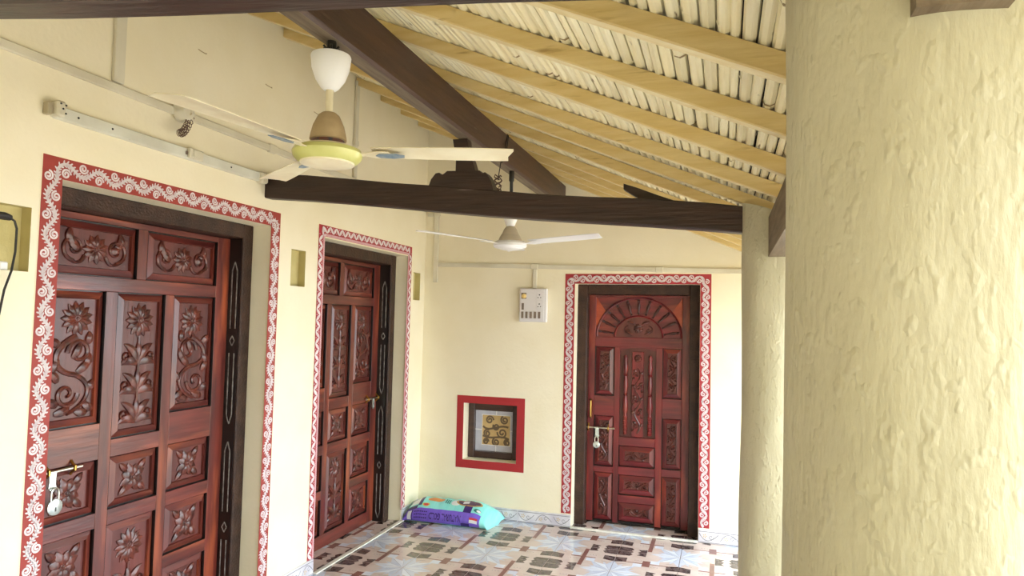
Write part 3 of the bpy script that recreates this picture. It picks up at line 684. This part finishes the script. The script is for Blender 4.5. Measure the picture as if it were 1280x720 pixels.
for s in (-1, 1):
    stem(c, G, spiral(s * .085, -.015, .036, .008, PI / 2, PI / 2 - s * 2.2 * PI, 16), .008); leaf(c, G, s * .05, -.05, PI / 2 - s * 1.2, .07, .022, bend=s * .5); leaf(c, G, s * .03, .03, PI / 2 - s * .9, .07, .022, bend=-s * .8)
build('carving', c, lun)
for k in range(11):
    t = PI * (k + .5) / 11; d = (math.cos(t), math.sin(t) * .93); mb = MB(); p0 = F3(ax + d[0] * (ri + .012), az + d[1] * (ri + .004), -.012); p1 = F3(ax + d[0] * (ro - .012), az + d[1] * (ro - .008), -.012)
    Ls = (p1 - p0).length; mb.lathe([(.006, 0), (.011, .006), (.006, .014), (.009, Ls * .35), (.013, Ls * .62), (.007, Ls * .8), (.012, Ls * .88), (.007, Ls * .95), (.009, Ls)], mat('spindle_dark', (64, 26, 24), .35, coat=.2), p0, 10, p1 - p0); build('spindle', mb, o3)
bolt(o3, F3, 1.41, 1.66, .785, .42)
padlock(F3, 1.513, .69, .028, 'silver padlock hanging on the bolt of the arched end-wall door')
mb = MB(); mb.tube([F3(1.458, 1.01, .0), F3(1.458, 1.0, .025), F3(1.458, .94, .032), F3(1.458, .875, .025), F3(1.458, .865, 0)], .008, BRASS, 8); build('door_handle', mb, o3)

# ------------------------------------------------------------------ window
wn = root('window_1', BW(.636, .468, -.15), 'small square window with gold scroll pane in a red painted surround', kind='structure')
for q in ((.338, .399, .40, 1.008), (.873, .941, .40, 1.008), (.399, .873, .945, 1.008), (.399, .873, .40, .468)):
    mb = MB(); rect(mb, BW, *q, RED2, .002); build('painted_surround', mb, wn)
for u0, u1, v0, v1 in ((.401, .455, .47, .943), (.800, .871, .47, .943), (.455, .800, .875, .943), (.455, .800, .47, .525)): bar(wn, 'window_frame', BW, u0, u1, v0, v1, WFRAME, -.19, -.115, .004)
mb = MB(); boxF(mb, BW, .455, .80, .525, .875, -.165, -.155, FROST); pane = build('pane', mb, wn)
mb = MB(); boxF(mb, BW, .516, .772, .578, .835, -.156, -.150, GOLD); gp = build('gold_pane', mb, wn)
c = MB(); G = FrameMap(BW(.644, .706, -.150), BW.U, BW.V, BW.N)
for cx, cy, r, a in ((-.06, .085, .036, 0), (.075, .09, .036, 2), (-.08, -.03, .034, 1), (.055, -.02, .045, 3), (.0, -.1, .034, 2), (-.09, -.1, .026, 0), (.1, -.1, .03, 1), (.0, .03, .03, 2.5)):
    ribbon(c, G, spiral(cx, cy, r, .006, a, a + 3.2 * PI, 24), .015, GOLDL, .0006)
ribbon(c, G, bez((-.12, .03), (-.06, -.03), (.02, .06), (.11, .03)), .017, GOLDL, .0007); ribbon(c, G, bez((-.12, -.05), (-.03, -.09), (.03, -.03), (.115, -.07)), .017, GOLDL, .0007)
build('scroll_pattern', c, gp)
for u0, u1, v0, v1 in ((.455, .516, .703, .708), (.772, .80, .703, .708), (.641, .646, .835, .875), (.641, .646, .525, .578), (.514, .518, .576, .837), (.770, .774, .576, .837), (.516, .772, .833, .837), (.516, .772, .576, .580)):
    mb = MB(); boxF(mb, BW, u0, u1, v0, v1, -.155, -.147, WHITEPL); build('glazing_strip', mb, wn)

# ------------------------------------------------------------------ skirting, thresholds
def skirting(name, F, runs, label):
    r = None
    for a, b in runs:
        n = max(1, round((b - a) / .435)); L = (b - a) / n
        for k in range(n):
            u0 = a + k * L; mb = MB(); boxF(mb, F, u0 + .001, u0 + L - .001, .002, .100, 0, .012, SKIRT, .002)
            G = FrameMap(F(u0, .05, .0125), F.U, F.V, F.N)
            if L > .06:
                rect(mb, G, .004, L - .004, .036, .040, SKD); rect(mb, G, .004, L - .004, -.043, -.039, SKD)
                m_ = max(1, round(L / .14)); q = L / m_
                for j in range(m_):
                    x = q * (j + .5); s = 1 if j % 2 else -1
                    ribbon(mb, G, bez((x - q * .45, -s * .025), (x - q * .2, s * .05), (x + q * .1, s * .04), (x + q * .45, -s * .02)), .004, SKD, .0002)
                    ribbon(mb, G, spiral(x + q * .12, 0, .02, .004, 0, s * 2.2 * PI, 14), .0035, SKD, .0002)
                    for t in range(5): poly(mb, G, ell(x - q * .18 + .011 * math.cos(t * 1.257), -.006 * s + .011 * math.sin(t * 1.257), .007, .0035, t * 1.257, 6), SKG, .0003)
            if r is None: r = root(name, F((runs[0][0] + runs[-1][1]) / 2, 0, 0), label, kind='structure')
            build('skirting_tile', mb, r)
skirting('baseboard_left', LW, [(-1.0, D1[0] - .002), (D1[1] + .002, D2[0] - .002), (D2[1] + .002, YB - .014)], 'white floral skirting tiles along the left wall')
skirting('baseboard_back', BW, [(.014, D3[0] - .002), (D3[1] + .002, 2.95)], 'white floral skirting tiles along the end wall')
mb = MB(); mb.box(.0, .035, D2[0] - .0 + .0, D2[1], .0008, .010, MARBLE, .003); mb.box(-.012, -.002, D2[0], D2[1], .0008, .003, JAMB); tag(build('trim_1', mb), 'white marble sill strip in front of the zigzag-bordered door', kind='structure')
mb = MB(); mb.box(D3[0], D3[1], YB - .035, YB, .0008, .014, MARBLE, .003); tag(build('trim_2', mb), 'white marble sill strip in front of the arched door', kind='structure')
mb = MB(); mb.box(.0, .035, D1[0], D1[1], .0008, .010, MARBLE, .003); tag(build('trim_3', mb), 'white marble sill strip in front of the nearest carved door', kind='structure')

# ------------------------------------------------------------------ ceiling fans
def fan(cx, cy, zt, prof, blade_z, Rb, angs, style, label, up=0.0):
    o = root('ceiling_fan', (cx, cy, prof['disc'][-1][1]), label, 'ceiling fan', 'ceiling fans hung from the purlin')
    A, B_, C_ = style
    mb = MB(); mb.tube([(cx, cy, prof['canopy'][0][1] - .02), (cx, cy, zt - .07), (cx, cy, zt - .06), (cx, cy, zt)], [.011, .011, .017, .017], DARKP, 10)
    for k in range(6):
        a = k * 1.05; mb.tube([(cx, cy, prof['canopy'][0][1] - .01), (cx + .018 * math.cos(a), cy + .018 * math.sin(a), prof['canopy'][0][1] + .02), (cx + .03 * math.cos(a), cy + .03 * math.sin(a), prof['canopy'][0][1] + .03)], .004, DARKP, 5)
    build('hook_and_wires', mb, o)
    for nm, M in (('canopy', WHITEPL), ('cup', B_), ('disc', C_), ('cap', A)):
        mb = MB(); mb.lathe(prof[nm], M, (cx, cy, 0), 36); build({'canopy': 'top_canopy', 'cup': 'lower_canopy', 'disc': 'motor_housing', 'cap': 'bottom_cap'}[nm], mb, o)
    mb = MB(); mb.tube([(cx, cy, prof['cup'][-1][1] - .005), (cx, cy, prof['canopy'][-1][1] + .03)], .0135, A, 12); build('down_rod', mb, o)
    mb = MB(); zc = prof['cup'][-1][1]; mb.lathe([(.052, prof['cup'][0][1] - .016), (.056, prof['cup'][0][1] + .004)], COPPER, (cx, cy, 0), 24); build('motor_winding', mb, o)
    mb = MB(); mb.lathe(prof['top'], A, (cx, cy, 0), 36); build('motor_cover', mb, o)
    for a in angs:
        u = Vector((math.cos(a), math.sin(a), up)); v = Vector((-math.sin(a), math.cos(a), 0)); nrm = Vector((0, 0, 1)); c = Vector((cx, cy, blade_z))
        mb = MB(); vs = []; fs = []; n = 10; th = .003
        for k in range(n + 1):
            t = k / n; r = .155 + (Rb - .155) * t; hw = .5 * (.085 + .035 * math.sin(PI * min(t * 1.1, 1) * .5)) * (1 if t < .97 else .97)
            tl = -math.radians(9 - 4 * t); d = v * math.cos(tl) + nrm * math.sin(tl); sk = (.02 if k == n else 0)
            p = c + u * r
            for q in (-1, -.5, .5, 1): 
                cam_ = .006 * (1 - q * q)
                vs.append(p + u * (-sk if q > .4 else 0) + d * hw * q + nrm * cam_)
        for k in range(n):
            for j in range(3): fs.append((k * 4 + j, (k + 1) * 4 + j, (k + 1) * 4 + j + 1, k * 4 + j + 1))
        m_ = len(vs); vs2 = [p - nrm * th for p in vs]; fs2 = [tuple(reversed([i + m_ for i in f])) for f in fs]
        edge = []
        loop = [k * 4 for k in range(n + 1)] + [n * 4 + 1, n * 4 + 2, n * 4 + 3] + [k * 4 + 3 for k in range(n - 1, -1, -1)] + [2, 1]
        for i in range(len(loop)): a_, b_ = loop[i], loop[(i + 1) % len(loop)]; edge.append((a_, a_ + m_, b_ + m_, b_))
        mb.add(vs + vs2, fs + fs2 + edge, A, True); bl = build('blade', mb, o, .5)
        mb = MB(); q = [(.07, -.018), (.13, -.012), (.165, -.03), (.21, -.028), (.225, 0), (.21, .028), (.165, .03), (.13, .012), (.07, .018)]; n2 = len(q)
        z_ = -.0075; tilt = -math.sin(math.radians(8))
        P = [c + u * r + v * s + nrm * (z_ + s * tilt) for r, s in q]; mb.add(P + [p - nrm * .003 for p in P], [tuple(range(n2)), tuple(reversed(range(n2, 2 * n2)))] + [(i, i + n2, (i + 1) % n2 + n2, (i + 1) % n2) for i in range(n2)], A); build('blade_arm', mb, bl)
        if B_ is FANT:
            mb = MB(); q = [(.165, .0), (.18, -.017), (.235, -.02), (.265, -.008), (.262, .012), (.225, .022), (.18, .018)]; n2 = len(q); z_ = -.0115
            P = [c + u * r + v * s + nrm * (z_ + s * tilt) for r, s in q]; mb.add(P + [p - nrm * .002 for p in P], [tuple(range(n2)), tuple(reversed(range(n2, 2 * n2)))] + [(i, i + n2, (i + 1) % n2 + n2, (i + 1) % n2) for i in range(n2)], PLATE); build('blade_plate', mb, bl, label='dull blue plate on the blade')
    return o
fan(1.212, 2.01, 2.594,
    dict(canopy=[(.001, 2.545), (.066, 2.545), (.068, 2.54), (.064, 2.50), (.05, 2.46), (.032, 2.434), (.026, 2.428), (.02, 2.424)],
         cup=[(.058, 2.249), (.062, 2.252), (.061, 2.262), (.052, 2.30), (.036, 2.335), (.024, 2.345), (.015, 2.348)],
         top=[(.06, 2.232), (.085, 2.230), (.085, 2.222), (.075, 2.20)],
         disc=[(.09, 2.225), (.112, 2.218), (.118, 2.205), (.114, 2.19), (.10, 2.176), (.085, 2.172)], cap=[(.092, 2.178), (.090, 2.168), (.06, 2.160), (.001, 2.158)]),
    2.213, .635, [math.radians(a) for a in (16, 143, 262)], (FANC, FANT, FANG), 'cream ceiling fan with green ring and dusty brown cup, nearer of the two fans')
fan(1.222, 4.07, 2.594,
    dict(canopy=[(.001, 2.34), (.05, 2.34), (.052, 2.33), (.044, 2.29), (.028, 2.25), (.02, 2.244)],
         cup=[(.075, 2.150), (.07, 2.165), (.06, 2.185), (.05, 2.20), (.04, 2.225), (.028, 2.240), (.015, 2.244)],
         top=[(.06, 2.15), (.09, 2.148), (.098, 2.14), (.09, 2.12)],
         disc=[(.09, 2.145), (.104, 2.135), (.106, 2.118), (.098, 2.108), (.08, 2.105)], cap=[(.085, 2.11), (.08, 2.102), (.05, 2.094), (.001, 2.092)]),
    2.135, .635, [math.radians(a) for a in (-17, 103, 233)], (FANW, FANGY, FANW), 'white ceiling fan seen under the far tie beam, farther of the two fans', .03)

# ------------------------------------------------------------------ conduits and wiring on the walls
def conduit(F, u0, u1, v0, v1, label, joints=(), dep=.020, split=()):
    o = root('wall_conduit', F((u0 + u1) / 2, v0, 0), label, 'conduit', 'surface wiring conduits')
    mb = MB(); boxF(mb, F, u0, u1, v0, v1, .0005, dep, CONDUIT, .003); build('trunking', mb, o)
    for (a, b, c_, d) in joints:
        mb = MB(); boxF(mb, F, a, b, c_, d, .0005, dep + .004, CONDUIT, .003); build('joint_cover', mb, o)
conduit(LW, -1.0, 5.445, 2.590, 2.626, 'long pale conduit running along the left wall above the doors', [(3.27, 3.33, 2.583, 2.632), (5.39, 5.44, 2.584, 2.632), (-.2, -.14, 2.583, 2.632)])
conduit(LW, 2.225, 2.278, 2.634, 3.325, 'pale upright conduit on the left wall above the nearest door')
conduit(LW, 4.205, 4.245, 2.634, 3.325, 'pale upright conduit on the left wall behind the near ceiling fan', [(4.2, 4.25, 2.86, 2.90)])
conduit(BW, .086, .127, 1.97, 2.57, 'upright conduit at the left end of the end wall', [(.078, .135, 2.545, 2.585)])
conduit(BW, .018, .076, 2.548, 2.582, 'short conduit turning the corner from left wall to end wall')
o = root('wall_conduit', BW(1.37, 2.09, 0), 'pale horizontal conduit across the end wall above switchboard and arched door', 'conduit', 'surface wiring conduits')
for a, b, za, zb, dp in ((.13, .60, 2.125, 2.115, .020), (.60, 1.03, 2.115, 2.105, .020), (1.03, 1.598, 2.105, 2.092, .020), (1.598, 2.0, 2.088, 2.08, .026), (2.0, 2.98, 2.08, 2.058, .026)):
    mb = MB(); h_ = .017; mb.hexa([BW(a, za - h_, .0005), BW(b, zb - h_, .0005), BW(b, zb - h_, dp), BW(a, za - h_, dp), BW(a, za + h_, .0005), BW(b, zb + h_, .0005), BW(b, zb + h_, dp), BW(a, za + h_, dp)], CONDUIT); build('trunking', mb, o)
for u, z in ((1.0, 2.106), (2.02, 2.08)):
    mb = MB(); boxF(mb, BW, u - .03, u + .03, z - .022, z + .022, .0005, .03, CONDUIT, .003); build('joint_cover', mb, o)
conduit(BW, .988, 1.022, 1.925, 2.082, 'short conduit dropping to the switchboard on the end wall')

sw = root('switchboard', BW(.997, 1.645, 0), 'pale grey electric switchboard with two sockets and a yellow knob on the end wall', 'switchboard')
mb = MB(); boxF(mb, BW, .885, 1.118, 1.645, 1.922, .0005, .045, GREYPL, .005); build('box', mb, sw)
mb = MB(); boxF(mb, BW, .892, 1.098, 1.65, 1.917, .045, .050, GREYPL, .002); fp = build('face_plate', mb, sw)
for k in range(5):
    u = .905 + k * .036; mb = MB(); boxF(mb, BW, u, u + .020, 1.675, 1.730, .050, .054, TOGGLE, .001); t = build('switch', mb, fp)
mb = MB(); boxF(mb, BW, .907, .927, 1.745, 1.80, .050, .054, TOGGLE, .001); build('switch', mb, fp)
for z in (1.750, 1.825):
    mb = MB(); boxF(mb, BW, 1.035, 1.082, z, z + .062, .050, .053, GREYPL, .001)
    for du, dz, r in ((0, .044, .006), (-.011, .022, .0045), (.011, .022, .0045)): mb.lathe([(r, 0), (r, .0012)], DARKP, BW(1.0585 + du, z + dz, .0525), 8, BW.N)
    build('socket', mb, fp)
mb = MB(); boxF(mb, BW, .904, .946, 1.835, 1.885, .050, .053, TOGGLE); mb.lathe([(.020, 0), (.019, .012), (.012, .014), (.010, .022), (.001, .023)], KNOB, BW(.927, 1.858, .053), 14, BW.N); build('regulator_knob', mb, fp)

bt = root('tube_light_batten', LW(2.56, 2.39, 0), 'empty white tube light batten on the wall above the nearest carved door', 'light fitting')
mb = MB(); boxF(mb, LW, 1.97, 3.20, 2.397, 2.446, .0005, .030, BATTEN, .003); build('channel', mb, bt)
mb = MB(); boxF(mb, LW, 1.930, 1.950, 2.402, 2.450, .0005, .030, mat('holder_end', (176, 164, 136), .6), .003); boxF(mb, LW, 1.952, 1.99, 2.40, 2.462, .0005, .055, CONDUIT, .008); 
for du, dz in ((0, 0), (.012, .016), (-.01, .018), (.012, -.016)): mb.lathe([(.004, 0), (.004, .002)], DARKP, LW(1.972 + du, 2.431 + dz, .055), 8, LW.N)
build('lamp_holder', mb, bt)
mb = MB(); boxF(mb, LW, 3.18, 3.235, 2.388, 2.448, .0005, .05, CONDUIT, .008)
for du in (-.012, .012): mb.lathe([(.004, 0), (.004, .002)], DARKP, LW(3.207 + du, 2.42, .05), 8, LW.N)
build('lamp_holder', mb, bt)
mb = MB(); boxF(mb, LW, 2.64, 2.73, 2.40, 2.448, .03, .05, CONDUIT, .004); boxF(mb, LW, 2.66, 2.69, 2.41, 2.44, .05, .054, CONDUIT); boxF(mb, LW, 2.628, 2.64, 2.414, 2.430, .03, .038, TOGGLE, .002); build('starter', mb, bt)
for u in (2.06, 2.22, 2.95):
    mb = MB(); mb.lathe([(.005, 0), (.004, .002), (.001, .002)], DARKP, LW(u, 2.422, .030), 8, LW.N); build('screw', mb, bt)

jr = root('wire_rose', LW(2.62, 2.52, 0), 'round white ceiling rose with coiled wires hanging from the left wall conduit', 'wiring')
mb = MB(); mb.lathe([(.050, 0), (.050, .02), (.044, .03), (.036, .052), (.018, .055), (.016, .046), (.001, .046)], CONDUIT, LW(2.605, 2.612, .012), 20, LW.N); build('rose', mb, jr)
for k in range(2):
    mb = MB(); p = []
    for i in range(60): t = i / 59; a = t * 16 * PI; p.append(LW(2.625 - .085 * t + .016 * math.cos(a) + k * .014, 2.59 - .10 * t - .02 * math.sin(PI * t) + .016 * math.sin(a), .05 + .02 * t))
    mb.tube(p, .0020, WIRE, 5); build('coiled_wire', mb, jr)
for k, (y, z) in enumerate(((2.737, 2.958), (3.259, 2.961), (3.743, 2.948))):
    mb = MB(); mb.tube([LW(y - .025, z + .006, .001), LW(y - .015, z - .002, .010), LW(y + .02, z - .004, .012), LW(y + .028, z + .004, .004)], .0022, HOOK, 6)
    tag(build('wall_hook', mb), ['small bent wire hook on the left wall nearest the viewer', 'small bent wire hook on the left wall, middle of three', 'small bent wire hook on the left wall beside the near fan cup'][k], 'hook', 'wire hooks on the left wall')

# wires and fittings near the king post
hw = root('hanging_wire', (1.26, 3.70, 2.38), 'thin black wire looped over the purlin with a frayed knot below', 'wire')
mb = MB(); mb.tube([(1.262, 3.84, 2.765), (1.262, 3.80, 2.65), (1.258, 3.74, 2.575), (1.256, 3.70, 2.46)], .003, DARKP, 6); mb.tube([(1.262, 3.86, 2.765), (1.262, 3.83, 2.66), (1.258, 3.76, 2.575)], .003, DARKP, 6); build('wire_strand', mb, hw)
mb = MB()
for k in range(7):
    a = k * 1.3; mb.tube([(1.256 + .02 * math.cos(a + i), 3.70 + .015 * math.sin(a + i * 1.2), 2.48 - .016 * k + .01 * math.sin(i * 2)) for i in range(6)], .004, WIRE, 5)
build('frayed_knot', mb, hw)
mb = MB(); pa = [(2.03, 2.345), (2.10, 2.315), (2.20, 2.275), (2.31, 2.235)]
vs = []
for i, (x, z) in enumerate(pa): t = .042 if i else .026; tp = .008 if i else .002; z -= .008; vs += [(x, 3.345, z - t), (x, 3.39, z - t), (x, 3.39, z + tp), (x, 3.345, z + tp)]
fs = [(i * 4 + j, i * 4 + (j + 1) % 4, (i + 1) * 4 + (j + 1) % 4, (i + 1) * 4 + j) for i in range(3) for j in range(4)] + [(3, 2, 1, 0), (12, 13, 14, 15)]
mb.add(vs, fs, BEAM); tag(build('wooden_strut', mb), 'short curved dark wooden strut lying behind the far tie beam', 'strut')

# plug and cable in the niche at the left edge
pc = root('cable_plug', LW(1.80, 1.70, 0), 'black plug with hanging black cable in the wall niche at the left edge', 'cable')
mb = MB(); mb.tube([LW(1.755, 1.985, .03), LW(1.79, 1.985, .03), LW(1.812, 1.982, .03)], [.013, .015, .011], DARKP, 10); build('plug', mb, pc)
mb = MB(); mb.tube([LW(1.81, 1.982, .03), LW(1.826, 1.972, .032), LW(1.834, 1.945, .034), LW(1.832, 1.86, .036), LW(1.822, 1.79, .036), LW(1.80, 1.72, .036), LW(1.785, 1.62, .036), LW(1.77, 1.3, .036)], .0042, DARKP, 8); build('cable', mb, pc)
sk = root('wall_socket', LW(1.82, 1.795, -.03), 'small white socket block standing in the wall niche at the left edge', 'socket')
mb = MB(); boxF(mb, LW, 1.77, 1.812, 1.7935, 1.822, -.049, -.02, CONDUIT, .003); boxF(mb, LW, 1.785, 1.795, 1.80, 1.815, -.02, -.018, DARKP); build('block', mb, sk)
mb = MB(); boxF(mb, LW, 1.816, 1.85, 1.7935, 1.825, -.049, -.018, WHITEPL, .004); build('switch', mb, sk)

# ------------------------------------------------------------------ rice sack
def sackP(s, c):
    """s along length 0..1, c around the section 0..1 (0 front bottom, .22 front top edge, .62 back, 1 underside)"""
    sec = [(0.03, .004), (.0, .03), (.0, .060), (.022, .085), (.07, .115), (.135, .138), (.20, .135), (.26, .105), (.305, .055), (.315, .02), (.28, .004), (.15, .001)]
    k = c * len(sec); i = int(k) % len(sec); f = k - int(k); a, b = sec[i], sec[(i + 1) % len(sec)]
    a_ = sec[i - 1]; d = sec[(i + 2) % len(sec)]
    cr3 = lambda p0, p1, p2, p3, t: .5 * (2 * p1 + (p2 - p0) * t + (2 * p0 - 5 * p1 + 4 * p2 - p3) * t * t + (3 * p1 - p0 - 3 * p2 + p3) * t ** 3)
    y = cr3(a_[0], a[0], b[0], d[0], f); z = max(cr3(a_[1], a[1], b[1], d[1], f), 0)
    e = max(0., min(1., 4 * s * (1 - s) * 1.6)) ** .42
    e = .22 + .78 * e if s < .5 else .12 + .88 * e
    x = .022 + .74 * s; z = z * e * 1.22; z += .004 * math.sin(s * 46) * max(0, z) * 4 * (.5 if c < .3 else 1)
    yy = 5.135 + y * (1 - .03 * (1 - e)) + .012 * s
    if s > .85: x += (y - .1) * .16 * (s - .85) / .15; z += .018 * (s - .85) / .15 * (1 if y > .2 else 0)
    return Vector((x, yy, z + .0015))
mb = MB(); NS, NC = 48, 36; vs = [sackP(i / NS, j / NC) for i in range(NS + 1) for j in range(NC)]
fA, fP, fD = [], [], []
for i in range(NS):
    for j in range(NC):
        f = (i * NC + j, i * NC + (j + 1) % NC, (i + 1) * NC + (j + 1) % NC, (i + 1) * NC + j); c = (j + .5) / NC; s = (i + .5) / NS
        (fP if .02 < c < .27 and s < .90 else fA).append(f)
fA += [tuple(range(NC)), tuple(reversed(range(NS * NC, NS * NC + NC)))]
mb.add(vs, fA, SACKA, True); o_ = len(mb.v); mb.add(vs, fP, SACKP, True)
sack = root('rice_sack', (.39, 5.3, 0), 'turquoise and purple printed rice sack lying in the wall corner', 'sack')
body = build('sack_body', mb, sack, 1.2)
class SackMap:   # print laid on the sack: u along the length, v around the section
    def __call__(s, u, v, h=0):
        p = sackP(u, v); a = sackP(min(u + .01, 1), v) - p; b = sackP(u, v + .01) - p; n = a.cross(b)
        n = n.normalized() if n.length > 1e-9 else Vector((0, -1, 0)); return p + n * (.0016 + h) 
SM = SackMap()
def patch(name, pts_fn, nu, nv, M, h=0, par=body):
    q = MB(); vs = [SM(*pts_fn(i / nu, j / nv), h) for i in range(nu + 1) for j in range(nv + 1)]
    q.add(vs, [(i * (nv + 1) + j, (i + 1) * (nv + 1) + j, (i + 1) * (nv + 1) + j + 1, i * (nv + 1) + j + 1) for i in range(nu) for j in range(nv)], M, True); return build(name, q, par, 1.2)
def rectp(name, u0, u1, v0, v1, M, h=0): return patch(name, lambda a, b: (u0 + (u1 - u0) * a, v0 + (v1 - v0) * b), 8, 8, M, h)
def disc(name, cu_, cv, ru, rv, M, h=0, r0=0.): return patch(name, lambda a, b: (cu_ + ru * (r0 + (1 - r0) * b) * math.cos(2 * PI * a), cv + rv * (r0 + (1 - r0) * b) * math.sin(2 * PI * a)), 24, 4, M, h)
rectp('purple_end_band', .03, .15, .27, .32, SACKD); rectp('white_end_panel', .05, .19, .34, .44, SACKW); rectp('purple_corner', .15, .19, .31, .44, SACKD, .0006)
rectp('purple_ribbon', .685, .775, .27, .36, SACKD, .0004); rectp('purple_ribbon', .68, .775, .02, .09, SACKD, .0004)
disc('white_zone', .57, .385, .055, .04, SACKW); disc('oval_gold_rim', .72, .400, .15, .048, SACKG, .0008); disc('oval_emblem', .72, .400, .13, .038, SACKB, .0014)
rectp('emblem_ribbon', .65, .72, .38, .42, SACKW, .002); disc('orange_picture', .33, .405, .10, .032, SACKO, .0006); disc('sun_badge', .24, .325, .042, .022, SACKY, .0008); disc('sun_badge_core', .24, .325, .028, .015, SACKR, .0014)
disc('round_badge', .84, .315, .042, .022, SACKT, .001); disc('round_badge_core', .855, .312, .025, .014, SACKW, .0016)
rectp('white_stripe', .055, .10, .06, .25, SACKW, .0005); rectp('dark_stripe', .102, .112, .05, .26, SACKD, .0005)
rectp('red_white_label', .775, .87, .16, .20, SACKR, .0008); rectp('white_label', .775, .87, .105, .16, SACKW, .0008)
for k in range(3): rectp('blue_print_line', .45 + k * .02, .46 + k * .02, .36, .42, SACKT, .001)
def text_on(name, body_txt, u0, u1, v0, v1, M):
    cu2 = bpy.data.curves.new(name, 'FONT'); cu2.body = body_txt; cu2.resolution_u = 2; cu2.offset = .018
    to = bpy.data.objects.new(name, cu2); col.objects.link(to); dg = bpy.context.evaluated_depsgraph_get(); me = bpy.data.meshes.new_from_object(to.evaluated_get(dg))
    xs = [v.co.x for v in me.vertices]; ys = [v.co.y for v in me.vertices]; x0, x1, y0, y1 = min(xs), max(xs), min(ys), max(ys)
    q = MB(); vs = [SM(u1 - (u1 - u0) * (v.co.x - x0) / (x1 - x0), v1 - (v1 - v0) * (v.co.y - y0) / (y1 - y0), .0012) for v in me.vertices]   # printed upside down as the sack lies
    q.add(vs, [tuple(p.vertices) for p in me.polygons], M); build(name, q, body)
    bpy.data.objects.remove(to); bpy.data.curves.remove(cu2); bpy.data.meshes.remove(me)
text_on('brand_lettering', 'NATURAL GOLD', .31, .675, .095, .215, SACKD)
for k, t in enumerate(('RICE PREMIUM', 'SELECT LONG', 'GRAIN')): pass
for k in range(3):
    for j in range(7): rectp('small_print', .135 + j * .022, .150 + j * .022, .10 + k * .055, .122 + k * .055, SACKD, .0008)
